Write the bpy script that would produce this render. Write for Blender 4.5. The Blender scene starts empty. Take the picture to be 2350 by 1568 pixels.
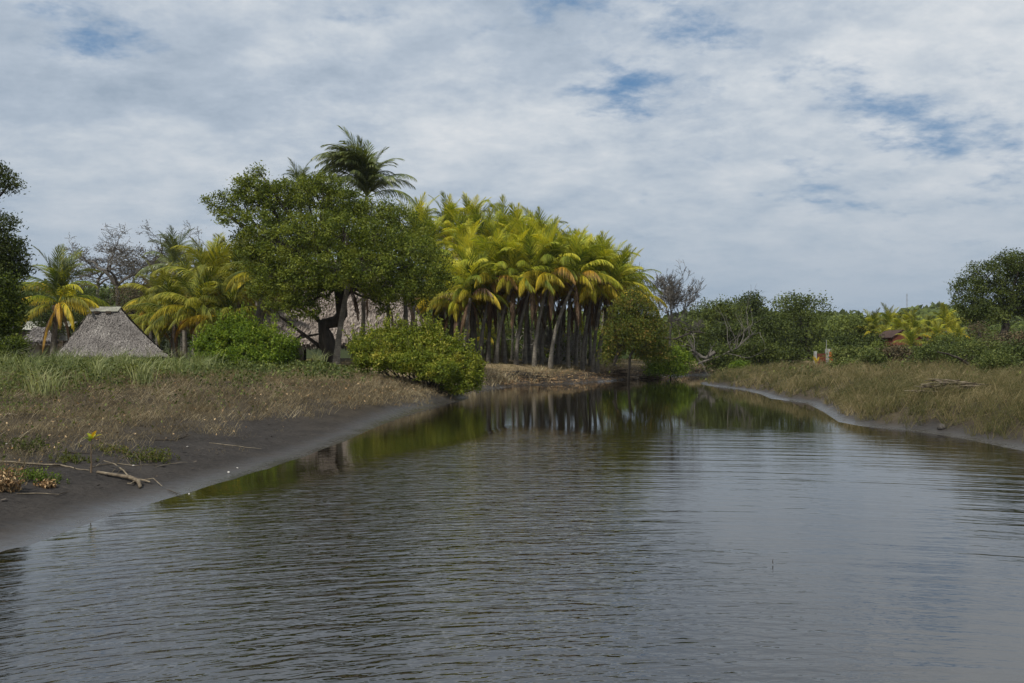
import bpy, math, random
import numpy as np
from mathutils import Vector, noise as mnoise
R = math.radians
rng = np.random.default_rng(7)
random.seed(7)
scene = bpy.context.scene
col = scene.collection

# ------------------------------------------------------------------ camera, sky, sun, exposure
CAM_H = 1.7; PITCH = R(1.0); F = 2350 * 28 / 36.0
cam_d = bpy.data.cameras.new('camera'); cam = bpy.data.objects.new('camera', cam_d); col.objects.link(cam)
cam.location = (0, 0, CAM_H); cam.rotation_euler = (R(90) + PITCH, 0, 0)
cam_d.lens = 28; cam_d.sensor_width = 36; cam_d.clip_start = 0.1; cam_d.clip_end = 9000
scene.camera = cam
scene.view_settings.view_transform = 'Standard'; scene.view_settings.look = 'None'
scene.view_settings.exposure = 0; scene.view_settings.gamma = 1
scene.view_settings.use_curve_mapping = False

SUN_EL = R(53)     # azimuth is measured from +Y (view direction) towards +X
SUN_AZ2 = R(-140)
sun_dir = Vector((math.sin(SUN_AZ2) * math.cos(SUN_EL), math.cos(SUN_AZ2) * math.cos(SUN_EL), math.sin(SUN_EL)))
sd = bpy.data.lights.new('sun', 'SUN'); so = bpy.data.objects.new('sun', sd); col.objects.link(so)
sd.energy = 4.3; sd.angle = R(4); sd.color = (1.0, 0.95, 0.86)
so.rotation_euler = sun_dir.to_track_quat('Z', 'Y').to_euler(); so.location = (0, 0, 60)

GAPS = [(800, 45, 200, 110, 0.0, .45), (1300, 5, 330, 150, 0.0, .80), (1450, 190, 280, 120, 0.5, .64), (2210, 320, 600, 90, .35, .66), (10, 20, 200, 90, 0, .42), (215, 95, 160, 80, 0, .40), (1600, 60, 300, 110, 0.2, .56), (2330, 175, 200, 80, .3, .45), (1900, 430, 420, 80, .3, .40)]
def N(nt, t, **kw):
    n = nt.nodes.new(t)
    for k, v in kw.items():
        if k.startswith('i_'):
            key = k[2:].replace('_', ' ')
            n.inputs[int(key) if key.isdigit() else key].default_value = v
        else: setattr(n, k, v)
    return n
def ramp(nt, fac, stops, interp='LINEAR'):
    r = nt.nodes.new('ShaderNodeValToRGB'); r.color_ramp.interpolation = interp
    els = r.color_ramp.elements
    while len(els) < len(stops): els.new(0.5)
    for e, (p, c) in zip(els, stops):
        e.position = p; e.color = (c, c, c, 1) if not hasattr(c, '__len__') else (*c, 1)
    if fac is not None: nt.links.new(fac, r.inputs[0])
    return r
def mth(nt, op, a, b=None, clamp=False):
    m = nt.nodes.new('ShaderNodeMath'); m.operation = op; m.use_clamp = clamp
    for i, v in enumerate((a, b)):
        if v is None: continue
        if isinstance(v, (int, float)): m.inputs[i].default_value = v
        else: nt.links.new(v, m.inputs[i])
    return m.outputs[0]
def mixc(nt, f, a, b, mode='MIX'):
    m = nt.nodes.new('ShaderNodeMix'); m.data_type = 'RGBA'; m.blend_type = mode
    for i, v in ((0, f), (6, a), (7, b)):
        if isinstance(v, (int, float)): m.inputs[i].default_value = v
        elif isinstance(v, tuple): m.inputs[i].default_value = (*v, 1)
        else: nt.links.new(v, m.inputs[i])
    return m.outputs[2]

world = bpy.data.worlds.new('World'); scene.world = world; world.use_nodes = True
nt = world.node_tree; nt.nodes.clear()
out = N(nt, 'ShaderNodeOutputWorld'); bg = N(nt, 'ShaderNodeBackground')
bg.inputs[1].default_value = 0.1
sky = N(nt, 'ShaderNodeTexSky'); sky.sky_type = 'NISHITA'; sky.sun_disc = False
sky.sun_elevation = SUN_EL; sky.sun_rotation = SUN_AZ2; sky.air_density = 1.0; sky.dust_density = 1.5; sky.ozone_density = 2.0
tc = N(nt, 'ShaderNodeTexCoord'); sep = N(nt, 'ShaderNodeSeparateXYZ'); nt.links.new(tc.outputs['Generated'], sep.inputs[0])
z = mth(nt, 'MAXIMUM', sep.outputs[2], 0.0)
zz = mth(nt, 'ADD', z, 0.24)
cx = mth(nt, 'DIVIDE', sep.outputs[0], zz); cy = mth(nt, 'DIVIDE', sep.outputs[1], zz)
cmb = N(nt, 'ShaderNodeCombineXYZ'); nt.links.new(cx, cmb.inputs[0]); nt.links.new(cy, cmb.inputs[1])
mp = N(nt, 'ShaderNodeMapping'); nt.links.new(cmb.outputs[0], mp.inputs[0])
mp.inputs['Location'].default_value = (3.1, 1.7, 0.4); mp.inputs['Rotation'].default_value = (0, 0, R(-20)); mp.inputs['Scale'].default_value = (0.9, 1.15, 1)
def nz(vec, scale, detail, rough=0.55, dist=0.0, w=0.0):
    n = N(nt, 'ShaderNodeTexNoise'); n.noise_dimensions = '4D'; n.inputs['W'].default_value = w
    n.inputs['Scale'].default_value = scale; n.inputs['Detail'].default_value = detail
    n.inputs['Roughness'].default_value = rough; n.inputs['Distortion'].default_value = dist
    nt.links.new(vec, n.inputs['Vector']); return n.outputs['Fac']
n_mid = nz(mp.outputs[0], 3.0, 9, 0.62, 0.15, 5.0)
n_fine = nz(mp.outputs[0], 12.0, 6, 0.62, 0.1, 8.0)
# thin places in the cloud sheet: (photo x, y, half width, half height, tilt in radians, strength)
thin = None
for gx, gy, wx, wy, tl_, st_ in GAPS:
    u = (gx - 1175) / F; v = (784 - gy) / F; d_ = Vector((u, math.cos(PITCH) - v * math.sin(PITCH), math.sin(PITCH) + v * math.cos(PITCH))).normalized()
    k_ = 1 / (d_.z + .24); qx, qy = d_.x * k_, d_.y * k_
    sx = wx / F * k_; sy = wy / F * k_ * k_ * 1.0
    mm = N(nt, 'ShaderNodeMapping'); mm.vector_type = 'TEXTURE'; mm.inputs['Location'].default_value = (qx, qy, 0); mm.inputs['Rotation'].default_value = (0, 0, tl_); mm.inputs['Scale'].default_value = (sx, sy, 1)
    nt.links.new(cmb.outputs[0], mm.inputs[0]); ln = N(nt, 'ShaderNodeVectorMath', operation='LENGTH'); nt.links.new(mm.outputs[0], ln.inputs[0])
    g_ = mth(nt, 'MULTIPLY', mth(nt, 'SUBTRACT', 1.0, ln.outputs['Value'], True), st_)
    thin = g_ if thin is None else mth(nt, 'MAXIMUM', thin, g_)
n_low = nz(mp.outputs[0], 1.1, 4, 0.5, 0.2, 2.0)
s1 = mth(nt, 'ADD', mth(nt, 'MULTIPLY', n_mid, 2.1), mth(nt, 'MULTIPLY', n_fine, 1.3))
s1 = mth(nt, 'ADD', s1, mth(nt, 'MULTIPLY', n_low, 0.6))
s1 = mth(nt, 'SUBTRACT', s1, thin)
mr = N(nt, 'ShaderNodeMapRange'); nt.links.new(s1, mr.inputs[0])
mr.inputs[1].default_value = 1.12; mr.inputs[2].default_value = 1.80; mr.interpolation_type = 'SMOOTHSTEP'
s2 = mth(nt, 'ADD', mth(nt, 'MULTIPLY', nz(mp.outputs[0], 1.0, 4, 0.5, 0.3, 11.0), 0.75), mth(nt, 'MULTIPLY', nz(mp.outputs[0], 5.5, 9, 0.66, 0.1, 14.0), 0.72))
s2 = mth(nt, 'ADD', mth(nt, 'SUBTRACT', s2, 0.16), mth(nt, 'MULTIPLY', sep.outputs[0], 0.10))
cl = ramp(nt, s2, [(0.33, (3.3, 4.05, 5.0)), (0.48, (4.5, 5.2, 6.1)), (0.60, (6.0, 6.5, 7.05)), (0.76, (7.9, 8.05, 8.2))])
skyc = mixc(nt, 0.8, sky.outputs[0], (1.15, 2.5, 4.5))
skyc = mixc(nt, mr.outputs[0], skyc, cl.outputs[0])
hz = N(nt, 'ShaderNodeMapRange'); nt.links.new(z, hz.inputs[0]); hz.interpolation_type = 'SMOOTHSTEP'
hz.inputs[1].default_value = 0.0; hz.inputs[2].default_value = 0.34; hz.inputs[3].default_value = 0.92; hz.inputs[4].default_value = 0.0
skyc = mixc(nt, hz.outputs[0], skyc, (3.15, 4.0, 5.0))
nt.links.new(skyc, bg.inputs[0]); nt.links.new(bg.outputs[0], out.inputs[0])

# ------------------------------------------------------------------ helpers
def P(px, py, D):
    """point at depth D (metres along +Y) seen at (px,py) of the 2350x1568 photograph"""
    u = (px - 1175) / F; v = (784 - py) / F
    d = Vector((u, math.cos(PITCH) - v * math.sin(PITCH), math.sin(PITCH) + v * math.cos(PITCH)))
    d *= D / d.y
    return Vector((d.x, d.y, d.z + CAM_H))
def pm(D): return D / F     # metres per photograph pixel at depth D

def tag(o, label=None, cat=None, group=None, kind=None):
    if label: o['label'] = label
    if cat: o['category'] = cat
    if group: o['group'] = group
    if kind: o['kind'] = kind
    return o
def empty(name, loc, label, cat, group=None, rz=0):
    o = bpy.data.objects.new(name, None); col.objects.link(o); o.location = loc; o.rotation_euler = (0, 0, rz)
    o.empty_display_size = 0.3
    return tag(o, label, cat, group)

class MB:
    def __init__(s): s.V = []; s.Fq = []; s.Ft = []; s.C = []; s.n = 0
    def add(s, V, Q=None, T=None, C=None):
        V = np.asarray(V, float).reshape(-1, 3)
        if Q is not None and len(Q): s.Fq.append(np.asarray(Q, np.int64) + s.n)
        if T is not None and len(T): s.Ft.append(np.asarray(T, np.int64) + s.n)
        if C is None: C = np.zeros((len(V), 3)); C[:, 0] = 0.5
        s.C.append(np.asarray(C, float).reshape(-1, 3)); s.V.append(V); s.n += len(V)
        return s
    def mesh(s, name, mat, smooth=False):
        V = np.concatenate(s.V); C = np.concatenate(s.C)
        Q = np.concatenate(s.Fq) if s.Fq else np.zeros((0, 4), np.int64)
        T = np.concatenate(s.Ft) if s.Ft else np.zeros((0, 3), np.int64)
        me = bpy.data.meshes.new(name)
        me.vertices.add(len(V)); me.vertices.foreach_set('co', V.astype(np.float32).ravel())
        loops = np.concatenate([Q.ravel(), T.ravel()]); tot = np.concatenate([np.full(len(Q), 4), np.full(len(T), 3)])
        me.loops.add(len(loops)); me.loops.foreach_set('vertex_index', loops.astype(np.int32))
        me.polygons.add(len(tot)); st = np.concatenate([[0], np.cumsum(tot)[:-1]])
        me.polygons.foreach_set('loop_start', st.astype(np.int32))
        try: me.polygons.foreach_set('loop_total', tot.astype(np.int32))
        except Exception: pass
        me.update(calc_edges=True)
        a = me.attributes.new('tint', 'FLOAT_COLOR', 'POINT')
        a.data.foreach_set('color', np.concatenate([C, np.ones((len(C), 1))], 1).astype(np.float32).ravel())
        me.polygons.foreach_set('use_smooth', np.full(len(tot), smooth))
        if mat: me.materials.append(mat)
        return me
    def obj(s, name, mat, parent=None, smooth=False, loc=None):
        o = bpy.data.objects.new(name, s.mesh(name, mat, smooth)); col.objects.link(o)
        if parent: o.parent = parent
        if loc is not None: o.location = loc
        return o
def add_obj(name, me, parent=None, loc=(0, 0, 0), rot=(0, 0, 0), sc=1.0):
    o = bpy.data.objects.new(name, me); col.objects.link(o); o.parent = parent
    o.location = loc; o.rotation_euler = rot; o.scale = (sc, sc, sc) if not hasattr(sc, '__len__') else sc
    return o

def box(mb, c, s, rz=0, rnd=0.5):
    x, y, zc = s[0] / 2, s[1] / 2, s[2] / 2
    V = np.array([(a * x, b * y, d * zc) for d in (-1, 1) for a, b in ((-1, -1), (1, -1), (1, 1), (-1, 1))])
    c_, s_ = math.cos(rz), math.sin(rz)
    V = np.stack([V[:, 0] * c_ - V[:, 1] * s_, V[:, 0] * s_ + V[:, 1] * c_, V[:, 2]], 1) + np.array(c)
    Q = [(0, 3, 2, 1), (4, 5, 6, 7), (0, 1, 5, 4), (1, 2, 6, 5), (2, 3, 7, 6), (3, 0, 4, 7)]
    C = np.zeros((8, 3)); C[:, 0] = rnd
    mb.add(V, Q, C=C)
def unit(a):
    return a / np.maximum(np.linalg.norm(a, axis=-1, keepdims=True), 1e-9)
def tube(mb, pts, rad, sides=6, rnd=0.5, cap=True):
    pts = np.asarray(pts, float); n = len(pts); rad = np.asarray(rad, float)
    t = unit(np.gradient(pts, axis=0))
    ref = np.array([0.31, 0.17, 0.93]) if abs(t[:, 2]).mean() < 0.75 else np.array([0.95, 0.25, 0.1])
    a = unit(np.cross(t, ref)); b = np.cross(t, a)
    ang = np.linspace(0, 2 * math.pi, sides, endpoint=False)
    V = pts[:, None] + rad[:, None, None] * (np.cos(ang)[None, :, None] * a[:, None] + np.sin(ang)[None, :, None] * b[:, None])
    V = V.reshape(-1, 3)
    i = np.arange(n - 1)[:, None] * sides; j = np.arange(sides)[None]; k = (j + 1) % sides
    Q = np.stack([i + j, i + k, i + sides + k, i + sides + j], -1).reshape(-1, 4)
    C = np.zeros((n * sides, 3)); C[:, 0] = rnd; C[:, 1] = np.repeat(np.linspace(0, 1, n), sides)
    T = []
    if cap:
        V = np.concatenate([V, pts[-1:], pts[:1]]); C = np.concatenate([C, C[-1:], C[:1]])
        e = n * sides
        T = [(e, (n - 1) * sides + (q + 1) % sides, (n - 1) * sides + q) for q in range(sides)]
        T = [t_[::-1] for t_ in T] + [(e + 1, (q + 1) % sides, q) for q in range(sides)]
    mb.add(V, Q, T, C)
def wig(p0, p1, n, amp, r, sag=0.0):
    p0 = np.array(p0, float); p1 = np.array(p1, float); L = np.linalg.norm(p1 - p0)
    t = np.linspace(0, 1, n)[:, None]; p = p0 + (p1 - p0) * t
    w = np.cumsum(r.normal(0, 1, (n, 3)), 0); w -= w[0] + (w[-1] - w[0]) * t
    p = p + w * amp * L / max(1, n ** 0.5)
    p[:, 2] += -sag * L * 4 * (t * (1 - t))[:, 0]
    return p
def leaves(mb, pos, size, r, up=0.3, aspect=0.42, out=None, jit=0.35, tone=None):
    n = len(pos)
    d = unit(r.normal(0, 1, (n, 3)) + np.array([0, 0, up]) + (0 if out is None else out))
    s = unit(np.cross(d, unit(r.normal(0, 1, (n, 3)))))
    nn = np.cross(d, s)
    L = (size * (1 + r.uniform(-jit, jit, n)))[:, None]
    w = L * aspect
    base = pos - d * L * 0.5
    V = np.stack([base, base + d * L * 0.45 + s * w * 0.5 + nn * L * 0.06, base + d * L, base + d * L * 0.45 - s * w * 0.5 + nn * L * 0.06], 1)
    Q = np.arange(n * 4).reshape(n, 4)
    C = np.zeros((n, 4, 3)); C[:, :, 0] = (r.uniform(0, 1, n) if tone is None else np.clip(tone + r.normal(0, .17, n), 0, 1))[:, None]
    C[:, 2, 1] = 1; C[:, :, 2] = r.uniform(0, 1, n)[:, None]
    mb.add(V, Q, C=C)
def blades(mb, pos, h, w, r, lean=0.5, tone=None, leandir=None, lift=1.0):
    n = len(pos); h = np.broadcast_to(h, n) * r.uniform(0.55, 1.2, n); w = np.broadcast_to(w, n)
    az = r.uniform(0, 2 * math.pi, n)
    o = np.stack([np.cos(az), np.sin(az), np.zeros(n)], 1)
    if leandir is not None: o = unit(o + leandir)
    s = np.stack([-np.sin(az + 1.3), np.cos(az + 1.3), np.zeros(n)], 1)
    le = (lean * r.uniform(0.2, 1.3, n))[:, None]
    up = np.array([0, 0, 1.0])
    m = pos + up * (h * 0.6 * lift)[:, None] + o * h[:, None] * le * 0.28
    t = pos + up * (h * lift * (1 - 0.35 * le[:, 0] ** 2))[:, None] + o * h[:, None] * le
    wv = s * w[:, None]
    V = np.stack([pos - wv * .5, pos + wv * .5, m + wv * .4, m - wv * .4, t], 1)
    i = np.arange(n)[:, None] * 5
    T = np.concatenate([i + [[0, 1, 2]], i + [[0, 2, 3]], i + [[3, 2, 4]]])
    C = np.zeros((n, 5, 3)); C[:, :, 0] = (r.uniform(0, 1, n) if tone is None else np.clip(tone + r.normal(0, .15, n), 0, 1))[:, None]
    C[:, 2:4, 1] = 0.6; C[:, 4, 1] = 1; C[:, :, 2] = r.uniform(0, 1, n)[:, None]
    mb.add(V, T=T, C=C)

# ------------------------------------------------------------------ materials
def new_mat(name):
    m = bpy.data.materials.new(name); m.use_nodes = True; t = m.node_tree; t.nodes.clear()
    o = N(t, 'ShaderNodeOutputMaterial'); b = N(t, 'ShaderNodeBsdfPrincipled'); t.links.new(b.outputs[0], o.inputs[0])
    return m, t, b, o
def leaf_mat(name, stops, rough=0.55, trans=0.25, objvar=0.25, tip=None, spec=0.16, tipfrom=0.3, tippow=0.7, nscale=0.5):
    m, t, b, o = new_mat(name)
    at = N(t, 'ShaderNodeAttribute', attribute_name='tint'); sp = N(t, 'ShaderNodeSeparateColor'); t.links.new(at.outputs[0], sp.inputs[0])
    oi = N(t, 'ShaderNodeObjectInfo')
    geo = N(t, 'ShaderNodeNewGeometry')
    nn = N(t, 'ShaderNodeTexNoise'); nn.inputs['Scale'].default_value = nscale; nn.inputs['Detail'].default_value = 3
    t.links.new(geo.outputs['Position'], nn.inputs['Vector'])
    f = mth(t, 'ADD', mth(t, 'MULTIPLY', sp.outputs[0], 0.62), mth(t, 'MULTIPLY', nn.outputs[0], 0.75))
    f = mth(t, 'ADD', f, mth(t, 'MULTIPLY', mth(t, 'SUBTRACT', oi.outputs['Random'], 0.5), objvar))
    f = mth(t, 'SUBTRACT', f, 0.19)
    c = ramp(t, f, stops).outputs[0]
    if tip:
        tf = mth(t, 'MULTIPLY', mth(t, 'SUBTRACT', mth(t, 'MAXIMUM', sp.outputs[1], mth(t, 'MULTIPLY', sp.outputs[2], 0.95)), tipfrom, True), tippow * 1.4, True)
        c = mixc(t, tf, c, tip)
    t.links.new(c, b.inputs['Base Color']); b.inputs['Roughness'].default_value = rough
    b.inputs['Specular IOR Level'].default_value = spec
    if trans > 0:
        tr = N(t, 'ShaderNodeBsdfTranslucent'); mx = N(t, 'ShaderNodeMixShader'); mx.inputs[0].default_value = trans
        c2 = mixc(t, 1.0, c, (1.5, 1.4, 0.5), 'MULTIPLY')
        t.links.new(c2, tr.inputs[0]); t.links.new(b.outputs[0], mx.inputs[1]); t.links.new(tr.outputs[0], mx.inputs[2]); t.links.new(mx.outputs[0], o.inputs[0])
    return m
def rough_mat(name, stops, scale=6, rough=0.85, stretch=(1, 1, 1), bump=0.3, tintmix=0.5, spec=0.2, detail=6, metallic=0):
    m, t, b, o = new_mat(name)
    geo = N(t, 'ShaderNodeTexCoord'); mp_ = N(t, 'ShaderNodeMapping'); mp_.inputs['Scale'].default_value = stretch
    t.links.new(geo.outputs['Object'], mp_.inputs[0])
    nn = N(t, 'ShaderNodeTexNoise'); nn.inputs['Scale'].default_value = scale; nn.inputs['Detail'].default_value = detail
    nn.inputs['Roughness'].default_value = 0.65
    t.links.new(mp_.outputs[0], nn.inputs['Vector'])
    at = N(t, 'ShaderNodeAttribute', attribute_name='tint'); sp = N(t, 'ShaderNodeSeparateColor'); t.links.new(at.outputs[0], sp.inputs[0])
    f = mth(t, 'ADD', mth(t, 'MULTIPLY', nn.outputs[0], 1.0), mth(t, 'MULTIPLY', mth(t, 'SUBTRACT', sp.outputs[0], 0.5), tintmix))
    c = ramp(t, f, stops)
    t.links.new(c.outputs[0], b.inputs['Base Color']); b.inputs['Roughness'].default_value = rough; b.inputs['Metallic'].default_value = metallic
    b.inputs['Specular IOR Level'].default_value = spec
    if bump:
        bp = N(t, 'ShaderNodeBump'); bp.inputs['Strength'].default_value = bump; bp.inputs['Distance'].default_value = 0.05
        t.links.new(nn.outputs[0], bp.inputs['Height']); t.links.new(bp.outputs[0], b.inputs['Normal'])
    return m
M = {}
M['frond_green'] = leaf_mat('frond_green', [(0.1, (0.06, 0.10, 0.012)), (0.42, (0.165, 0.225, 0.020)), (0.68, (0.31, 0.35, 0.032)), (0.92, (0.52, 0.48, 0.05))], trans=0.38, tip=(0.48, 0.44, 0.06), tippow=0.45, objvar=0.95)
M['frond_leafgreen'] = leaf_mat('frond_leafgreen', [(0.1, (0.035, 0.06, 0.010)), (0.45, (0.09, 0.125, 0.016)), (0.7, (0.17, 0.20, 0.024)), (0.95, (0.33, 0.32, 0.04))], trans=0.3, tip=(0.42, 0.34, 0.05), tippow=0.4, objvar=0.7)
M['frond_yellow'] = leaf_mat('frond_yellow', [(0.1, (0.11, 0.13, 0.012)), (0.45, (0.28, 0.27, 0.02)), (0.7, (0.44, 0.37, 0.025)), (0.95, (0.56, 0.42, 0.03))], trans=0.3, tip=(0.42, 0.26, 0.05), tippow=0.4, objvar=0.95)
M['frond_orange'] = leaf_mat('frond_orange', [(0.1, (0.17, 0.10, 0.015)), (0.5, (0.42, 0.25, 0.02)), (0.9, (0.55, 0.34, 0.03))], trans=0.25, tip=(0.20, 0.12, 0.06), tippow=0.9, objvar=0.5)
M['frond_dead'] = leaf_mat('frond_dead', [(0.1, (0.035, 0.02, 0.012)), (0.5, (0.11, 0.065, 0.035)), (0.95, (0.25, 0.17, 0.11))], trans=0.1, objvar=0.4)
M['frond_dark'] = leaf_mat('frond_dark', [(0.1, (0.035, 0.06, 0.016)), (0.5, (0.10, 0.135, 0.034)), (0.9, (0.23, 0.26, 0.075))], trans=0.22, tip=(0.16, 0.17, 0.05), tippow=0.4, rough=0.35, spec=0.5)
M['leaf_mangrove'] = leaf_mat('leaf_mangrove', [(0.1, (0.022, 0.034, 0.005)), (0.42, (0.062, 0.088, 0.010)), (0.65, (0.12, 0.155, 0.017)), (0.9, (0.21, 0.235, 0.035))], trans=0.25, nscale=0.8)
M['leaf_bush'] = leaf_mat('leaf_bush', [(0.1, (0.03, 0.055, 0.006)), (0.45, (0.085, 0.14, 0.012)), (0.7, (0.16, 0.23, 0.02)), (0.95, (0.30, 0.33, 0.045))], trans=0.28, nscale=0.9)
M['leaf_yellowbush'] = leaf_mat('leaf_yellowbush', [(0.1, (0.04, 0.055, 0.006)), (0.45, (0.11, 0.15, 0.014)), (0.7, (0.20, 0.23, 0.025)), (0.95, (0.38, 0.34, 0.06))], trans=0.28, nscale=0.9)
M['leaf_dark'] = leaf_mat('leaf_dark', [(0.1, (0.018, 0.028, 0.006)), (0.5, (0.05, 0.07, 0.013)), (0.9, (0.12, 0.14, 0.03))], trans=0.2, nscale=0.4)
M['leaf_far'] = leaf_mat('leaf_far', [(0.1, (0.03, 0.045, 0.012)), (0.5, (0.075, 0.10, 0.022)), (0.9, (0.15, 0.18, 0.035))], trans=0.2, nscale=0.25)
M['leaf_rust'] = leaf_mat('leaf_rust', [(0.1, (0.03, 0.042, 0.008)), (0.4, (0.07, 0.095, 0.014)), (0.7, (0.12, 0.13, 0.02)), (0.97, (0.20, 0.13, 0.03))], trans=0.25, nscale=0.5)
M['leaf_brown'] = leaf_mat('leaf_brown', [(0.1, (0.03, 0.026, 0.014)), (0.5, (0.07, 0.06, 0.03)), (0.9, (0.15, 0.11, 0.06))], trans=0.1, nscale=0.3)
M['grass_green'] = leaf_mat('grass_green', [(0.1, (0.045, 0.055, 0.02)), (0.5, (0.12, 0.135, 0.045)), (0.9, (0.26, 0.26, 0.12))], trans=0.25, nscale=0.5)
M['grass_cane'] = leaf_mat('grass_cane', [(0.1, (0.06, 0.085, 0.03)), (0.5, (0.17, 0.205, 0.08)), (0.9, (0.34, 0.35, 0.18))], trans=0.25, nscale=0.5)
M['cover_green'] = leaf_mat('cover_green', [(0.1, (0.03, 0.045, 0.012)), (0.5, (0.08, 0.105, 0.027)), (0.9, (0.20, 0.22, 0.06))], trans=0.22, nscale=0.6)
M['grass_dry'] = leaf_mat('grass_dry', [(0.08, (0.05, 0.038, 0.022)), (0.4, (0.14, 0.108, 0.06)), (0.7, (0.27, 0.215, 0.125)), (0.95, (0.52, 0.44, 0.29))], trans=0.1, nscale=0.7)
M['grass_mix'] = leaf_mat('grass_mix', [(0.08, (0.038, 0.045, 0.015)), (0.35, (0.095, 0.092, 0.034)), (0.6, (0.18, 0.145, 0.072)), (0.95, (0.38, 0.31, 0.185))], trans=0.15, nscale=0.45)
M['litter'] = leaf_mat('litter', [(0.1, (0.08, 0.045, 0.02)), (0.5, (0.28, 0.17, 0.08)), (0.95, (0.62, 0.46, 0.26))], trans=0.05, nscale=2)
M['bark'] = rough_mat('bark', [(0.25, (0.012, 0.010, 0.008)), (0.5, (0.04, 0.033, 0.026)), (0.8, (0.09, 0.075, 0.06))], 5, stretch=(1, 1, 0.25), bump=0.6)
M['bark_grey'] = rough_mat('bark_grey', [(0.25, (0.04, 0.035, 0.03)), (0.5, (0.11, 0.10, 0.085)), (0.8, (0.22, 0.20, 0.18))], 5, stretch=(1, 1, 0.4), bump=0.4)
M['bark_pale'] = rough_mat('bark_pale', [(0.25, (0.14, 0.13, 0.11)), (0.5, (0.28, 0.26, 0.23)), (0.8, (0.42, 0.40, 0.37))], 5, bump=0.3)
def trunk_mat():
    m, t, b, o = new_mat('palm_trunk')
    tc_ = N(t, 'ShaderNodeTexCoord'); sp = N(t, 'ShaderNodeSeparateXYZ'); t.links.new(tc_.outputs['Object'], sp.inputs[0])
    n1 = N(t, 'ShaderNodeTexNoise'); n1.inputs['Scale'].default_value = 3.0; n1.inputs['Detail'].default_value = 7; n1.inputs['Roughness'].default_value = .7
    t.links.new(tc_.outputs['Object'], n1.inputs['Vector'])
    zz_ = mth(t, 'ADD', mth(t, 'MULTIPLY', sp.outputs[2], 9.0), mth(t, 'MULTIPLY', n1.outputs[0], 1.5))
    fr = mth(t, 'FRACT', zz_)
    ring = ramp(t, fr, [(0.0, 0.0), (0.14, 1.0), (0.9, 1.0), (1.0, 0.0)])
    c = ramp(t, n1.outputs[0], [(0.3, (0.07, 0.06, 0.048)), (0.5, (0.18, 0.16, 0.13)), (0.75, (0.34, 0.31, 0.26))])
    oi = N(t, 'ShaderNodeObjectInfo')
    c2 = mixc(t, 1.0, c.outputs[0], ramp(t, oi.outputs['Random'], [(0, 0.5), (1, 1.1)]).outputs[0], 'MULTIPLY')
    c3 = mixc(t, ring.outputs[0], mixc(t, 0.5, c2, (0.03, 0.022, 0.018)), c2)
    t.links.new(c3, b.inputs['Base Color']); b.inputs['Roughness'].default_value = 0.85
    bp = N(t, 'ShaderNodeBump'); bp.inputs['Strength'].default_value = 0.6; bp.inputs['Distance'].default_value = 0.04
    t.links.new(mth(t, 'ADD', ring.outputs[0], n1.outputs[0]), bp.inputs['Height']); t.links.new(bp.outputs[0], b.inputs['Normal'])
    return m
M['palm_trunk'] = trunk_mat()
M['thatch'] = leaf_mat('thatch', [(0.08, (0.05, 0.044, 0.042)), (0.4, (0.15, 0.135, 0.125)), (0.7, (0.21, 0.193, 0.178)), (0.97, (0.38, 0.355, 0.325))], trans=0.0, nscale=1.2, rough=0.8, spec=0.15)
M['thatch_brown'] = leaf_mat('thatch_brown', [(0.08, (0.045, 0.036, 0.03)), (0.4, (0.13, 0.105, 0.09)), (0.7, (0.25, 0.21, 0.18)), (0.97, (0.44, 0.39, 0.34))], trans=0.0, nscale=1.2, rough=0.8, spec=0.15)
M['thatch_base'] = rough_mat('thatch_base', [(0.3, (0.035, 0.03, 0.027)), (0.7, (0.12, 0.105, 0.09))], 8, bump=0.5)
M['metal_sheet'] = rough_mat('metal_sheet', [(0.3, (0.3, 0.29, 0.24)), (0.55, (0.44, 0.43, 0.36)), (0.8, (0.55, 0.54, 0.46))], 2.5, rough=0.55, bump=0.1, spec=0.4)
M['wood'] = rough_mat('wood', [(0.3, (0.03, 0.022, 0.016)), (0.6, (0.085, 0.065, 0.048)), (0.85, (0.16, 0.13, 0.1))], 4, stretch=(1, 1, 0.15), bump=0.4)
M['cane'] = rough_mat('cane', [(0.3, (0.06, 0.04, 0.025)), (0.6, (0.17, 0.12, 0.075)), (0.85, (0.28, 0.21, 0.14))], 6, stretch=(1, 1, 0.1), bump=0.4, tintmix=1.0)
M['driftwood'] = rough_mat('driftwood', [(0.3, (0.04, 0.03, 0.02)), (0.55, (0.12, 0.095, 0.065)), (0.8, (0.25, 0.21, 0.15))], 9, stretch=(1, 1, 1), bump=0.4, tintmix=0.9)
M['plaster'] = rough_mat('plaster', [(0.3, (0.13, 0.12, 0.10)), (0.7, (0.25, 0.235, 0.2))], 3, bump=0.1)
M['white_paint'] = rough_mat('white_paint', [(0.3, (0.18, 0.18, 0.17)), (0.6, (0.34, 0.34, 0.32))], 4, bump=0.1)
M['orange_paint'] = rough_mat('orange_paint', [(0.3, (0.36, 0.07, 0.02)), (0.7, (0.58, 0.14, 0.035))], 4, bump=0.1)
M['red_paint'] = rough_mat('red_paint', [(0.3, (0.075, 0.026, 0.015)), (0.7, (0.17, 0.055, 0.028))], 1.5, bump=0.1)
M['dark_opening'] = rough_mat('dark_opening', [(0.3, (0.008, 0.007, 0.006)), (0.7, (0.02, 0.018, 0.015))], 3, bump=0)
M['coconut'] = rough_mat('coconut', [(0.3, (0.06, 0.04, 0.025)), (0.7, (0.2, 0.14, 0.09))], 9, bump=0.3)
M['stone'] = rough_mat('stone', [(0.3, (0.03, 0.028, 0.025)), (0.7, (0.10, 0.09, 0.08))], 6, bump=0.6)
M['shell'] = rough_mat('shell', [(0.3, (0.4, 0.38, 0.34)), (0.7, (0.65, 0.62, 0.57))], 20, bump=0.1)
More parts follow.
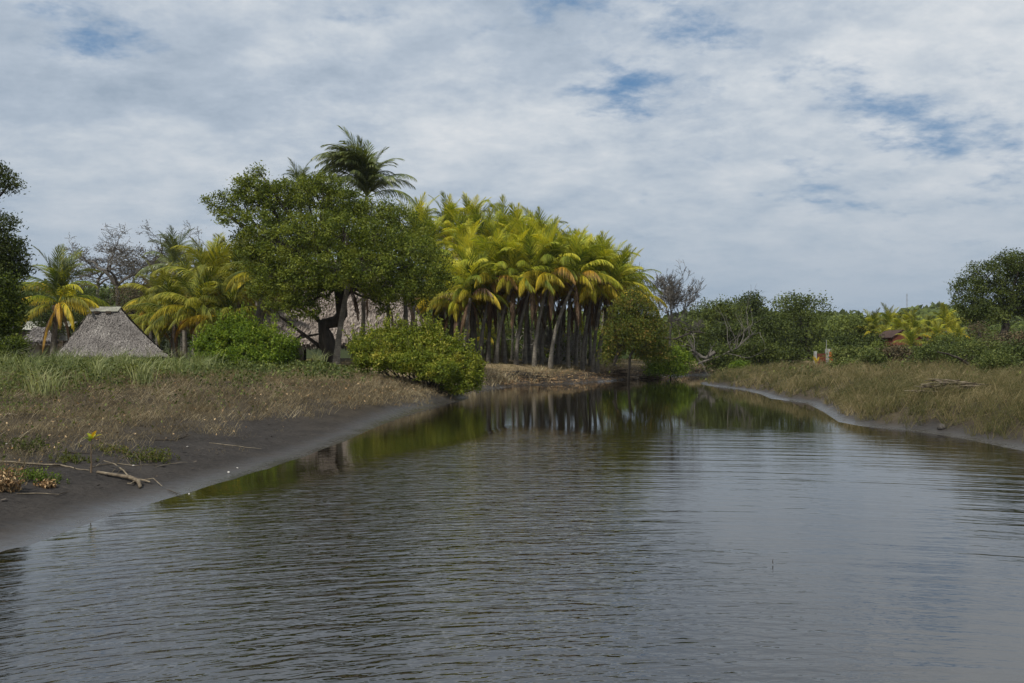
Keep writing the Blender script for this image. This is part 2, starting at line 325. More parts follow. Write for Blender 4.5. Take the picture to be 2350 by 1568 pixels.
M['rust_sheet'] = rough_mat('rust_sheet', [(0.3, (0.03, 0.018, 0.014)), (0.7, (0.075, 0.045, 0.034))], 2.5, rough=0.8, bump=0.1)
M['mast'] = rough_mat('mast', [(0.3, (0.16, 0.16, 0.16)), (0.7, (0.25, 0.25, 0.25))], 3, bump=0)

# ------------------------------------------------------------------ river shape and terrain
LEFT = [(-9, -60), (-7.5, -20), (-5.2, -4), (-4.75, 3), (-4.5, 5.6), (-4.42, 6.87), (-4.31, 7.33), (-4.26, 7.98), (-4.22, 8.77), (-4.06, 9.52), (-3.92, 10.4), (-3.70, 11.76),
        (-3.48, 13.4), (-3.30, 16.0), (-3.2, 19.6), (-2.9, 24.1), (-2.3, 28.0), (-1.75, 31.0), (-1.8, 33.0), (-2.9, 35.5), (-2.3, 38.0), (-1.2, 39.6), (-0.3, 42.5), (0.7, 45.3),
        (3.2, 47.2), (6.5, 52.5), (8.7, 57.5), (10.9, 61.2), (14.2, 67.4), (17.9, 70.3), (30, 73), (60, 74), (120, 70)]
RIGHT = [(120, 60), (60, 63), (30, 62), (19, 58), (13.6, 53.5), (11.8, 50.1), (11.0, 46), (11.3, 39.3), (10.9, 35), (10.2, 31.5), (10.5, 28.5), (9.4, 24.1), (8.35, 20.4), (8.4, 19.2), (9.0, 17.9),
         (9.2, 16.4), (9.1, 14.2), (9.4, 10), (10.2, 4), (11, -4), (12, -20), (14, -60)]
POLY = np.array(LEFT + RIGHT)
def segdist(x, y, pts):
    pts = np.array(pts, float); best = np.full(x.shape, 1e9)
    for (ax, ay), (bx, by) in zip(pts[:-1], pts[1:]):
        dx, dy = bx - ax, by - ay; L = dx * dx + dy * dy
        t = np.clip(((x - ax) * dx + (y - ay) * dy) / L, 0, 1)
        best = np.minimum(best, (x - ax - t * dx) ** 2 + (y - ay - t * dy) ** 2)
    return np.sqrt(best)
def inside(x, y):
    c = np.zeros(x.shape, bool); p = POLY; q = np.roll(POLY, -1, 0)
    for (ax, ay), (bx, by) in zip(p, q):
        if ay == by: continue
        k = ((ay > y) != (by > y)) & (x < (bx - ax) * (y - ay) / (by - ay) + ax)
        c ^= k
    return c
_ph = np.random.default_rng(3).uniform(0, 6.28, (40, 2)); _dr = np.random.default_rng(4).normal(0, 1, (40, 2)); _dr = unit(_dr)
def fnoise(x, y, wl, k0=0, n=6):
    s = 0
    for k in range(n):
        f = 2 * math.pi / (wl * (0.6 + 0.25 * k)); d = _dr[(k0 + k) % 40]; a, b = _ph[(k0 + k) % 40]
        s = s + np.sin((x * d[0] + y * d[1]) * f + a + 1.1 * np.sin((x * d[1] - y * d[0]) * f * 0.7 + b))
    return s / n
def sstep(a, b, v):
    t = np.clip((v - a) / (b - a), 0, 1); return t * t * (3 - 2 * t)
def ground(x, y):
    """height, distance inland (negative in the river), side (1 right bank), farbank weight"""
    x = np.asarray(x, float); y = np.asarray(y, float)
    dL = segdist(x, y, LEFT); dR = segdist(x, y, RIGHT); ins = inside(x, y)
    side = (dR < dL); d = np.minimum(dL, dR)
    wob = 0.12 * fnoise(x, y, 1.7, 3) + 0.05 * fnoise(x, y, 0.6, 9)
    dd = np.maximum(d + wob * np.clip(d, 0, 1), 0)
    mud = 1 - sstep(15, 25, y); far = sstep(34, 38, y)
    zl_mud = np.interp(dd, [0, .15, 1, 2.7, 5, 9, 13, 25, 60], [0.0, .012, .085, .27, .50, .88, 1.12, 1.25, 1.35])
    zl_tip = np.interp(dd, [0, .3, .8, 2.5, 6, 12, 25, 60], [0, .10, .32, .66, 1.05, 1.2, 1.3, 1.35])
    zl_far = np.interp(dd, [0, .5, 1.2, 2.2, 4, 7, 12, 60], [0, .14, .42, .72, .98, 1.2, 1.25, 1.35])
    zl = zl_mud * mud + zl_tip * (1 - mud); zl = zl * (1 - far) + zl_far * far
    zr = np.interp(dd, [0, .5, .8, 1.2, 3, 9, 18, 40, 80], [0, .07, .24, .42, .70, 1.0, 1.35, 1.8, 1.9])
    zz_ = np.where(side, zr, zl)
    amp = np.clip(dd / 6, 0, 1)
    zz_ = zz_ + amp * (0.10 * fnoise(x, y, 5.0, 12) + 0.035 * fnoise(x, y, 1.4, 20)) + 0.008 * fnoise(x, y, .5, 5) * np.clip(dd / 1.0, 0, 1)
    zz_ = zz_ + np.where(side, 1, 0) * np.clip(dd - .8, 0, 1) * (.17 * fnoise(x, y, 2.2, 33) + .07 * fnoise(x, y, .9, 11))
    edge = np.interp(y, [30, 36, 70], [0, 1, 1]) * np.where(side, 0.3, 1.0)
    zz_ = zz_ + edge * 0.10 * fnoise(x, y, 0.9, 27) * np.clip(dd / .5, 0, 1) * np.clip(3 - dd / 1.6, 0, 1)
    zw = -np.interp(d, [0, 1, 4], [0.0, .15, 0.7])
    h = np.where(ins, zw, np.maximum(zz_, 0.004 + 0.02 * np.clip(d, 0, 1)))
    return h, np.where(ins, -d, d), side, far, mud
def gh(x, y): return float(ground(np.array([x]), np.array([y]))[0][0])

def axis(a0, a1, st, lo, hi, g=1.14):
    v = list(np.arange(a0, a1, st)); s = st; c = v[-1]
    while c < hi: s *= g; c += s; v.append(c)
    s = st; c = a0; pre = []
    while c > lo: s *= g; c -= s; pre.append(c)
    return np.array(pre[::-1] + v)
xs = axis(-12, 13.5, 0.17, -3500, 3500); ys = axis(4, 34, 0.2, -3000, 5000, 1.06)
X, Y = np.meshgrid(xs, ys); h, dist, side, far, mudw = ground(X, Y)
tl = np.zeros(X.shape + (3,))
veg = np.where(side, sstep(0.35, .8, dist + .3 * fnoise(X, Y, 1.5, 14)), (sstep(2.0, 4.5, dist + .9 * fnoise(X, Y, 2.5, 8)) * mudw + (1 - mudw) * sstep(.3, 1.0, dist)))
tl[..., 0] = veg; tl[..., 1] = np.clip(dist / 3, 0, 1); tl[..., 2] = far * (~side)
nx, ny = len(xs), len(ys)
I = np.arange(nx * ny).reshape(ny, nx)
Q = np.stack([I[:-1, :-1], I[:-1, 1:], I[1:, 1:], I[1:, :-1]], -1).reshape(-1, 4)
mb = MB(); mb.add(np.stack([X, Y, h], -1).reshape(-1, 3), Q, C=tl.reshape(-1, 3))
def ground_mat():
    m, t, b, o = new_mat('ground')
    at = N(t, 'ShaderNodeAttribute', attribute_name='tint'); sp = N(t, 'ShaderNodeSeparateColor'); t.links.new(at.outputs[0], sp.inputs[0])
    g = N(t, 'ShaderNodeNewGeometry')
    def nn(s, d=6, r=.6, st=None):
        n = N(t, 'ShaderNodeTexNoise'); n.inputs['Scale'].default_value = s; n.inputs['Detail'].default_value = d; n.inputs['Roughness'].default_value = r
        if st:
            mm = N(t, 'ShaderNodeMapping'); mm.inputs['Scale'].default_value = st; t.links.new(g.outputs['Position'], mm.inputs[0]); t.links.new(mm.outputs[0], n.inputs['Vector'])
        else: t.links.new(g.outputs['Position'], n.inputs['Vector'])
        return n.outputs[0]
    n1, n2, n3 = nn(1.3), nn(14, 8, .7), nn(5, 6, .65, (1, 1.6, 1))
    mud = ramp(t, n1, [(0.3, (0.024, 0.022, 0.021)), (0.7, (0.046, 0.041, 0.037))]).outputs[0]
    # dark crumbs and pits on the sand
    mud = mixc(t, ramp(t, n3, [(0.34, 0.8), (0.42, 0.0)]).outputs[0], mud, (0.016, 0.015, 0.015))
    mud = mixc(t, ramp(t, n2, [(0.4, 0.0), (0.8, 0.6)]).outputs[0], mud, (0.075, 0.068, 0.062))
    soil = ramp(t, n1, [(0.3, (0.035, 0.028, 0.019)), (0.55, (0.062, 0.05, 0.034)), (0.8, (0.095, 0.078, 0.052))]).outputs[0]
    farc = ramp(t, n1, [(0.3, (0.12, 0.09, 0.05)), (0.55, (0.20, 0.155, 0.09)), (0.8, (0.29, 0.23, 0.14))]).outputs[0]
    farlow = ramp(t, n2, [(0.3, (0.028, 0.022, 0.018)), (0.8, (0.085, 0.068, 0.05))]).outputs[0]
    fh = mth(t, 'ADD', sp.outputs[1], mth(t, 'MULTIPLY', mth(t, 'SUBTRACT', n3, .5), .5))
    farc = mixc(t, ramp(t, fh, [(0.45, 0), (0.95, 1)]).outputs[0], farlow, farc)
    soil = mixc(t, sp.outputs[2], soil, farc)
    c = mixc(t, sp.outputs[0], mud, soil); t.links.new(c, b.inputs['Base Color'])
    wet = mth(t, 'ADD', sp.outputs[1], mth(t, 'ADD', mth(t, 'MULTIPLY', mth(t, 'SUBTRACT', n1, 0.5), 0.16), mth(t, 'ADD', mth(t, 'MULTIPLY', mth(t, 'SUBTRACT', n3, 0.5), 0.14), mth(t, 'MULTIPLY', mth(t, 'SUBTRACT', n2, 0.5), 0.10))))
    r = ramp(t, wet, [(0.0, 0.20), (0.08, 0.32), (0.15, 0.6), (0.30, 0.95)])
    t.links.new(r.outputs[0], b.inputs['Roughness'])
    sp_ = ramp(t, wet, [(0.0, 0.5), (0.10, 0.35), (0.22, 0.06)]); t.links.new(sp_.outputs[0], b.inputs['Specular IOR Level'])
    bp = N(t, 'ShaderNodeBump'); bp.inputs['Distance'].default_value = 0.03
    bs = ramp(t, wet, [(0.0, 0.04), (0.12, 0.3), (0.3, 1.0)]); t.links.new(bs.outputs[0], bp.inputs['Strength'])
    hh = mth(t, 'ADD', mth(t, 'ADD', n2, mth(t, 'MULTIPLY', nn(3.2, 3, .5, (1, 1.4, 1)), 2.2)), mth(t, 'MULTIPLY', n3, 1.4)); t.links.new(hh, bp.inputs['Height']); t.links.new(bp.outputs[0], b.inputs['Normal'])
    return m
tag(mb.obj('ground', ground_mat(), smooth=True), 'river banks of dark sand and dry soil', kind='structure')

def water_mat():
    m, t, b, o = new_mat('water')
    g = N(t, 'ShaderNodeNewGeometry')
    spx = N(t, 'ShaderNodeSeparateXYZ'); t.links.new(g.outputs['Position'], spx.inputs[0])
    # waves run in wide arcs that spread from the mouth of the channel behind the viewpoint
    dx = mth(t, 'ADD', spx.outputs[0], -1.2); dy = mth(t, 'ADD', spx.outputs[1], 4.5)
    rr_ = mth(t, 'SQRT', mth(t, 'ADD', mth(t, 'MULTIPLY', dx, dx), mth(t, 'MULTIPLY', dy, dy)))
    an_ = mth(t, 'MULTIPLY', mth(t, 'ARCTAN2', dx, dy), 13.0)
    pol = N(t, 'ShaderNodeCombineXYZ'); t.links.new(an_, pol.inputs[0]); t.links.new(rr_, pol.inputs[1])
    def nn(s, rot, st, d=2, r=.5, dist=0, w=0, src=None):
        n = N(t, 'ShaderNodeTexNoise'); n.noise_dimensions = '4D'; n.inputs['W'].default_value = w
        n.inputs['Scale'].default_value = s; n.inputs['Detail'].default_value = d; n.inputs['Roughness'].default_value = r; n.inputs['Distortion'].default_value = dist
        mm = N(t, 'ShaderNodeMapping'); mm.inputs['Scale'].default_value = st; mm.inputs['Rotation'].default_value = (0, 0, rot)
        t.links.new(src or g.outputs['Position'], mm.inputs[0]); t.links.new(mm.outputs[0], n.inputs['Vector'])
        return n.outputs[0]
    small = nn(1, R(-4), (1.9, 9.5, 1), 3, .55, .5, 1, pol.outputs[0])
    small2 = nn(1, R(14), (3.4, 15, 1), 2, .5, .4, 7, pol.outputs[0])
    longw = nn(1, R(3), (0.35, 3.2, 1), 2, .5, .5, 3, pol.outputs[0])
    patch = nn(1, R(20), (0.30, 0.16, 1), 2, .5, .5, 5)
    # wind-ruffled belt in the middle of the channel, smoother water to the right and by the left shore
    cxp = mth(t, 'ABSOLUTE', mth(t, 'ADD', spx.outputs[0], mth(t, 'ADD', 0.9, mth(t, 'MULTIPLY', spx.outputs[1], 0.01))))
    belt = N(t, 'ShaderNodeMapRange'); belt.interpolation_type = 'SMOOTHSTEP'
    t.links.new(mth(t, 'ADD', cxp, mth(t, 'MULTIPLY', mth(t, 'SUBTRACT', patch, .5), 3.0)), belt.inputs[0])
    belt.inputs[1].default_value = 1.0; belt.inputs[2].default_value = 3.6; belt.inputs[3].default_value = 1.0; belt.inputs[4].default_value = 0.16
    near = N(t, 'ShaderNodeMapRange'); near.interpolation_type = 'SMOOTHSTEP'; t.links.new(mth(t, 'ADD', mth(t, 'SUBTRACT', spx.outputs[1], mth(t, 'MINIMUM', mth(t, 'ADD', mth(t, 'MULTIPLY', spx.outputs[0], 2.5), 18.8), 18.8)), mth(t, 'MULTIPLY', mth(t, 'SUBTRACT', patch, .5), 2.5)), near.inputs[0])
    near.inputs[1].default_value = -2.2; near.inputs[2].default_value = 0.8; near.inputs[3].default_value = 1; near.inputs[4].default_value = 0.10
    amp = mth(t, 'MULTIPLY', belt.outputs[0], near.outputs[0])
    hgt = mth(t, 'MULTIPLY', mth(t, 'ADD', small, mth(t, 'MULTIPLY', small2, 0.5)), amp)
    hgt = mth(t, 'ADD', hgt, mth(t, 'MULTIPLY', mth(t, 'MULTIPLY', longw, 0.55), near.outputs[0]))
    bp = N(t, 'ShaderNodeBump'); bp.inputs['Strength'].default_value = 1.0; bp.inputs['Distance'].default_value = 0.020
    t.links.new(hgt, bp.inputs['Height']); t.links.new(bp.outputs[0], b.inputs['Normal'])
    b.inputs['Base Color'].default_value = (0.009, 0.007, 0.004, 1); b.inputs['Roughness'].default_value = 0.03; b.inputs['IOR'].default_value = 2.4
    return m
mb = MB(); mb.add([(-130, -70, 0), (130, -70, 0), (130, 110, 0), (-130, 110, 0)], [(0, 1, 2, 3)])
wmat = water_mat()
tag(mb.obj('river_water', wmat), 'brown calm river with wind ripples', kind='structure')

# ------------------------------------------------------------------ vegetation builders
def scatter(n, x0, x1, y0, y1, r, pw=1.0):
    """random ground points, denser near the camera"""
    x = r.uniform(x0, x1, n); u = r.uniform(0, 1, n) ** pw
    y = y0 + (y1 - y0) * u
    return x, y
def crown(mb, lobes, nclus, per, spread, size, r, bark=None, trunk_top=None, up=0.3, shell=0.55, aspect=0.42, twig=0.12):
    vol = np.array([a[1][0] * a[1][1] + a[1][2] * a[1][0] for a in lobes]); pr = vol / vol.sum()
    cnt = np.maximum(1, (nclus * pr).astype(int)); allc = []; tones = []
    for (c, rad), k in zip(lobes, cnt):
        d = unit(r.normal(0, 1, (k, 3))); rr = shell + (1 - shell) * r.uniform(0, 1, k) ** 0.6
        nzv = 1 + 0.16 * np.sin(d[:, 0] * 5 + c[0]) + 0.12 * np.sin(d[:, 2] * 7 + c[1])
        p = np.array(c) + d * (rr * nzv)[:, None] * np.array(rad)
        allc.append(p); tones.append(0.5 + r.normal(0, .30, k))
        if bark is not None and trunk_top is not None:
            tube(bark, wig(trunk_top, c, 7, .07, r), np.linspace(.09, .035, 7) * max(1, rad[0] / 2.2), 5)
            for q in range(int(k * twig)):
                tube(bark, wig(np.array(c) + r.normal(0, .2, 3) * np.array(rad), p[q], 4, .12, r), np.linspace(.028, .008, 4), 3, cap=False)
    C = np.concatenate(allc); T = np.concatenate(tones)
    C = np.repeat(C, per, 0); T = np.repeat(T, per)
    pos = C + r.normal(0, 1, C.shape) * spread * np.array([1, 1, .7])
    leaves(mb, pos, size, r, up=up, tone=T, aspect=aspect)
def tree(name, label, cat, base, lobes, mat, nclus, per, spread, size, seed, group=None, bark='bark', trunkpath=None, trad=(.22, .12), twig=.12, up=.3, shell=.55, aspect=.42):
    r = np.random.default_rng(seed); base = Vector(base)
    t = empty(name, base, label, cat, group)
    lb = [(tuple(Vector(c) - base), rad) for c, rad in lobes]
    mc, mt = MB(), MB()
    if trunkpath is None:
        cz = np.mean([c[2] for c, _ in lb]); cxm = np.mean([c[0] for c, _ in lb]); cym = np.mean([c[1] for c, _ in lb])
        top = (cxm * .5, cym * .5, cz * .62); path = wig((0, 0, -.3), top, 8, .05, r)
    else: path = np.array([tuple(Vector(p) - base) for p in trunkpath])
    tube(mt, path, np.linspace(trad[0], trad[1], len(path)), 9)
    crown(mc, lb, nclus, per, spread, size, r, mt, path[-1], twig=twig, up=up, shell=shell, aspect=aspect)
    mt.obj('trunk', M[bark], t, smooth=True); o = mc.obj('crown', M[mat], t)
    return t
def lobe(px, py, D, rpx, rpy=None, dep=None):
    k = pm(D); rpy = rpy or rpx
    return (tuple(P(px, py, D)), (rpx * k, (dep if dep else rpx * k), rpy * k))

# palm frond meshes, shared by all palms
def frond_mesh(kind, seed, mat):
    r = np.random.default_rng(seed); n = 40
    e0, e1, pw, L, g, la = dict(up=(87, 40, 1.8, 3.6, .18, 1.0), upright=(78, -25, 1.8, 3.7, .4, 1.05), mid=(58, -45, 1.3, 3.8, .75, 1.0), low=(34, -62, 1.15, 3.6, 1.35, .95),
                                droop=(14, -78, .9, 3.3, 1.5, .85), hang=(-42, -86, .6, 2.8, 1.3, .7), wind=(82, -48, 1.4, 4.9, .7, 1.2))[kind]
    t = np.linspace(0, 1, n); th = np.radians(e0 + (e1 - e0) * t ** pw + r.normal(0, 3))
    yaw = np.radians(r.uniform(-22, 22)) * t ** 1.5
    d = np.stack([np.cos(th) * np.cos(yaw), np.cos(th) * np.sin(yaw), np.sin(th)], 1)
    p = np.concatenate([[[0, 0, 0]], np.cumsum(d[:-1] * L / (n - 1), 0)])
    mb = MB(); tube(mb, p[::4], np.linspace(.045, .008, len(p[::4])), 4, rnd=.75, cap=False)
    m = 46; ts = np.linspace(.13, .995, m); twist = r.uniform(-.5, .5)
    idx = ts * (n - 1); i0 = np.clip(idx.astype(int), 0, n - 2); f = (idx - i0)[:, None]
    bp = p[i0] * (1 - f) + p[i0 + 1] * f; tg = unit(d[i0]); Z = np.array([0, 0, 1.0])
    for sgn in (-1, 1):
        sv = unit(np.cross(tg, Z) + 1e-6) * sgn; nv = unit(np.cross(sv * sgn, tg))
        ca, sa = math.cos(twist), math.sin(twist); sv2 = sv * ca + nv * sa * sgn
        ang = np.radians(np.interp(ts, [0, .2, .8, 1], [62, 42, 24, 6]) + r.normal(0, 4, m))[:, None]
        ll = (la * np.interp(ts, [0, .1, .3, .6, .85, 1], [.35, .6, 1, .95, .65, .3]) * r.uniform(.82, 1.1, m))[:, None]
        dv = unit(tg * np.cos(ang) + sv2 * np.sin(ang) + nv * .12 - Z * (g * .45) + r.normal(0, .045, (m, 3)))
        d2 = unit(dv - Z * (g * .75) + r.normal(0, .045, (m, 3)))
        d3 = unit(d2 - Z * (g * .9))
        q1 = bp + dv * ll * .35; q2 = q1 + d2 * ll * .35; q3 = q2 + d3 * ll * .3
        wv = unit(tg - dv * (tg * dv).sum(1, keepdims=True)) * .5
        w = np.interp(ts, [0, .5, 1], [.034, .046, .028])[:, None] * L / 3.5
        V = np.stack([bp - wv * w * .5, bp + wv * w * .5, q1 + wv * w, q1 - wv * w, q2 + wv * w * .75, q2 - wv * w * .75, q3], 1)
        i = np.arange(m)[:, None] * 7
        Q = np.concatenate([i + [[0, 1, 2, 3]], i + [[3, 2, 4, 5]]]); T = i + [[5, 4, 6]]
        C = np.zeros((m, 7, 3)); C[:, :, 0] = np.clip(.5 + r.normal(0, .38, m), 0, 1)[:, None]
        C[:, 2:4, 1] = .35; C[:, 4:6, 1] = .7; C[:, 6, 1] = 1; C[:, :, 2] = ts[:, None] ** 2 * .9
        mb.add(V, Q, T, C)
    return mb.mesh('frond', M[mat])
FR = {}
def fronds(kind, mat, k):
    key = (kind, mat)
    if key not in FR: FR[key] = [frond_mesh(kind, hash_(kind, mat) + i, mat) for i in range(3)]
    return FR[key][k % 3]
def hash_(a, b): return sum(ord(ch) * (i + 3) for i, ch in enumerate(a + b))
nut_mb = MB()
def sphere_mb(rad, seg=8, rings=6, squash=1.0, r=None):
    mb = MB(); V = []; 
    for i in range(rings + 1):
        a = math.pi * i / rings
        for j in range(seg):
            b = 2 * math.pi * j / seg; k = 1 + (r.normal(0, .06) if r is not None and 0 < i < rings else 0)
            V.append((rad * k * math.sin(a) * math.cos(b), rad * k * math.sin(a) * math.sin(b), rad * squash * math.cos(a)))
    Q = [(i * seg + j, (i + 1) * seg + j, (i + 1) * seg + (j + 1) % seg, i * seg + (j + 1) % seg) for i in range(rings) for j in range(seg)]
    mb.add(V, Q); return mb
nut_mesh = sphere_mb(.13, squash=1.25).mesh('coconut', M['coconut'])

STYLES = {  # (kind, material, count, scale)
    'grove': [('up', 'frond_green', 5), ('upright', 'frond_green', 5), ('mid', 'frond_green', 5), ('low', 'frond_yellow', 6), ('low', 'frond_green', 3), ('low', 'frond_orange', 1), ('low', 'frond_dead', 1), ('hang', 'frond_dead', 3)],
    'grove_back': [('up', 'frond_green', 6), ('upright', 'frond_green', 6), ('mid', 'frond_green', 6), ('low', 'frond_yellow', 4), ('low', 'frond_green', 3)],
    'droopy': [('up', 'frond_leafgreen', 3), ('upright', 'frond_leafgreen', 4), ('mid', 'frond_leafgreen', 5), ('low', 'frond_yellow', 3), ('low', 'frond_leafgreen', 9), ('droop', 'frond_leafgreen', 3), ('droop', 'frond_orange', 1), ('hang', 'frond_dead', 2)],
    'far': [('up', 'frond_leafgreen', 4), ('upright', 'frond_green', 4), ('mid', 'frond_leafgreen', 5), ('low', 'frond_yellow', 2)],
    'dark': [('up', 'frond_dark', 5), ('upright', 'frond_dark', 5), ('mid', 'frond_dark', 5), ('low', 'frond_dark', 4)],
}
def palm(base, top, label, group=None, style='grove', size=1.0, rad=.15, bow=0.12, seed=0, spec=None, nuts=0, name='coconut_palm', mat='palm_trunk'):
    r = np.random.default_rng(1000 + seed)
    base = Vector(base); top = Vector(top); t = empty(name, base, label, 'palm tree', group)
    L = top - base; n = 14; s = np.linspace(0, 1, n)
    p = np.outer(s, np.array(L)); hor = np.array((L.x, L.y, 0.0))
    p[:, :2] -= np.outer(4 * s * (1 - s) * bow, hor[:2]); p[0, 2] -= .3
    tube(tm := MB(), p, rad * np.interp(s, [0, .07, .2, 1], [1.7, 1.25, 1.0, .78]), 9)
    tm.obj('trunk', M[mat], t, smooth=True)
    if spec is None:
        spec = []; k = 0
        for kind, m, c in STYLES[style]:
            a0 = r.uniform(0, 360)
            for i in range(c): spec.append((kind, m, a0 + 360 * i / c + r.normal(0, 12), r.uniform(.85, 1.12)))
    for i, (kind, m, az, sc) in enumerate(spec):
        zo = dict(up=.22, wind=.2, upright=.16, mid=.1, low=.02, droop=-.06, hang=-.16)[kind]
        add_obj('frond', fronds(kind, m, int(r.integers(0, 3))), t, (L.x, L.y, L.z + zo * size), (r.normal(0, .07), r.normal(0, .07), R(az)), sc * size)
    for i in range(nuts):
        a = r.uniform(0, 6.28); add_obj('coconut', nut_mesh, t, (L.x + .25 * math.cos(a), L.y + .25 * math.sin(a), L.z - .2 - r.uniform(0, .15)))
    return t

def grow(mb, p, d, L, rad, lev, r, spread, curl=.25, kids=(2, 4), minr=.006, flat=0.0, tips=None, shrink=.72, lift=.05):
    n = 5 if lev > 1 else 3; pts = [p]; dd = d.copy()
    for i in range(n):
        dd = unit(dd + r.normal(0, curl, 3) + np.array([0, 0, lift])); dd[2] *= (1 - flat); dd = unit(dd)
        pts.append(pts[-1] + dd * L / n)
    pts = np.array(pts); r1 = max(minr, rad * .62)
    tube(mb, pts, np.linspace(rad, r1, n + 1), 7 if lev > 3 else (4 if lev > 1 else 3), cap=False)
    if tips is not None and lev <= 1: tips.append(pts[-1]); tips.append(pts[1])
    if lev == 0: return
    for k in range(int(r.integers(kids[0], kids[1] + 1))):
        i = int(r.integers(max(1, n // 2), n + 1)) if k else n
        nd = unit(dd + r.normal(0, spread, 3)); 
        grow(mb, pts[i], nd, L * shrink * r.uniform(.8, 1.15), max(minr, r1 * (.92 if k == 0 else .72)), lev - 1, r, spread, curl, kids, minr, flat, tips, shrink, lift)
def bare_tree(name, label, base, d, L, rad, lev, seed, spread=.55, mat='bark_grey', flat=0, group=None, curl=.25, kids=(2, 3), leafmat=None, nleaf=0, lsize=.12, minr=.006, cat='bare tree', shrink=.72, extra=(), lift=.05, bole=0, lean=(0, 0)):
    r = np.random.default_rng(seed); t = empty(name, base, label, cat, group); mb = MB(); tips = []
    p0 = np.array([lean[0], lean[1], bole - .2 if not bole else bole])
    if bole: tube(mb, wig((0, 0, -.2), p0, 7, .04, r), np.linspace(rad * 1.5, rad, 7), 8)
    grow(mb, p0, unit(np.array(d, float)), L, rad, lev, r, spread, curl, kids, minr, flat, tips, shrink, lift)
    for e in extra:
        grow(mb, p0, unit(np.array(e, float)), L * .9, rad * .8, lev, r, spread, curl, kids, minr, flat, tips, shrink, lift)
    mb.obj('trunk', M[mat], t)
    if leafmat:
        tp = np.array(tips); tp = tp[r.integers(0, len(tp), nleaf)] + r.normal(0, lsize * 1.3, (nleaf, 3))
        lm = MB(); leaves(lm, tp, lsize, r); lm.obj('crown', M[leafmat], t)
    return t

exec_order = []
# ------------------------------------------------------------------ distant ridge and far trees
def ridge(name, pts, D0, D1, label, seed, n, size):
    r = np.random.default_rng(seed); px = [p[0] for p in pts]; py = [p[1] for p in pts]
    u = r.uniform(px[0], px[-1], n); D = r.uniform(D0, D1, n); f = r.uniform(0, 1, n) ** .55
    top = np.interp(u, px, py) + 7 * fnoise(u * .3, u * .0, 9, 3) ; zt = CAM_H + (816 - top) * pm(D)
    zt *= (.80 + .2 * (D - D0) / (D1 - D0)) * (1 + .04 * fnoise(u, D, 30, 5))
    pos = np.stack([(u - 1175) * pm(D), D, 1 + (zt - 1) * f], 1)
    mb = MB(); leaves(mb, pos, size, r, up=.6, aspect=.7, tone=.5 + .2 * fnoise(pos[:, 0], pos[:, 2], 14, 7))
    # canopy body below the leaves
    xs_ = np.linspace(px[0], px[-1], 90); V = []
    for j, (Dq, k) in enumerate(((D0, .0), (D0 + 2, .55), ((D0 + D1) / 2, .86), (D1, .9))):
        for a in xs_:
            zt_ = CAM_H + (816 - np.interp(a, px, py)) * pm(Dq)
            V.append(((a - 1175) * pm(Dq), Dq, .9 + (zt_ - .9) * k * .9))
    m_ = len(xs_); Q = [(j * m_ + i, j * m_ + i + 1, (j + 1) * m_ + i + 1, (j + 1) * m_ + i) for j in range(3) for i in range(m_ - 1)]
    C = np.zeros((len(V), 3)); C[:, 0] = .15
    mb.add(V, Q, C=C)
    tag(mb.obj(name, M['leaf_far']), label, kind='stuff')
ridge('distant_forest', [(-400, 640), (100, 660), (500, 640), (1100, 690), (1500, 730), (1800, 725), (1940, 712), (2010, 722), (2085, 712), (2150, 692), (2200, 702), (2260, 690), (2400, 690), (2900, 640)],
      210, 330, 'distant wooded ridge behind the whole scene', 50, 42000, 3.0)
ridge('far_woods', [(1480, 740), (1560, 715), (1640, 712), (1700, 700), (1800, 715), (1900, 720), (1990, 735), (2080, 745), (2180, 735), (2240, 740), (2320, 745), (2700, 700)],
      100, 130, 'belt of mixed green woods beyond the river bend', 51, 45000, .9)
ridge('back_thicket', [(-300, 650), (0, 640), (180, 650), (300, 655), (420, 640), (560, 610), (750, 600), (950, 640), (1150, 700), (1300, 735), (1450, 745), (1560, 760)],
      84, 110, 'dark thicket closing the view behind the huts and palms', 52, 45000, .7)
mst = empty('radio_mast', (*P(2082, 760, 320)[:2], 1.2), 'thin grey radio mast rising above the wooded ridge', 'mast')
zt = P(2082, 674, 320).z - 1.2; mb = MB()
for a in range(3):
    o_ = np.array([math.cos(a * 2.09), math.sin(a * 2.09), 0]) * .22
    tube(mb, [o_, o_ + np.array([0, 0, zt])], [.06, .05], 4)
for k in range(14): box(mb, (0, 0, zt * k / 14 + 1), (.46, .46, .06))
mb.obj('lattice', M['mast'], mst)

def blobtree(px, ytop, ybot, D, wpx, label, seed, mat='leaf_far', cat='tree', n=7, group=None, leaf=.28, ncl=420, per=16, name='broadleaf_tree', trad=(.25, .14), bark='bark', low=False, spread=.42):
    r = np.random.default_rng(seed); k = pm(D); lobes = []
    b = P(px, ybot, D); zt = P(px, ytop, D).z; zb = gh(b.x, b.y); H = zt - zb
    lo = .12 if low else .35
    for i in range(n):
        t = (i + .5) / n; a = r.uniform(0, 6.28); zc = zb + H * (lo + (0.86 - lo) * r.uniform(0, 1)); w = wpx / 2 * k
        prof = math.sqrt(max(.15, 1 - ((zc - zb - H * (.45 if low else .6)) / (H * .55)) ** 2))
        rad = w * r.uniform(.34, .5); ox = (w - rad * .8) * prof * math.cos(a) * r.uniform(.6, 1); oy = (w - rad) * .7 * prof * math.sin(a)
        lobes.append(((b.x + ox, b.y + oy, zc), (rad, rad, min(rad * .75, (zt - zc) * 1.0 + .1))))
    lobes.append(((b.x, b.y, zb + H * .75), (w * .55, w * .55, H * .25)))
    return tree(name, label, cat, (b.x, b.y, zb), lobes, mat, ncl, per, spread, leaf, seed, group, bark, trad=trad, twig=.05)
G1 = 'broadleaf trees along the far bend of the river'
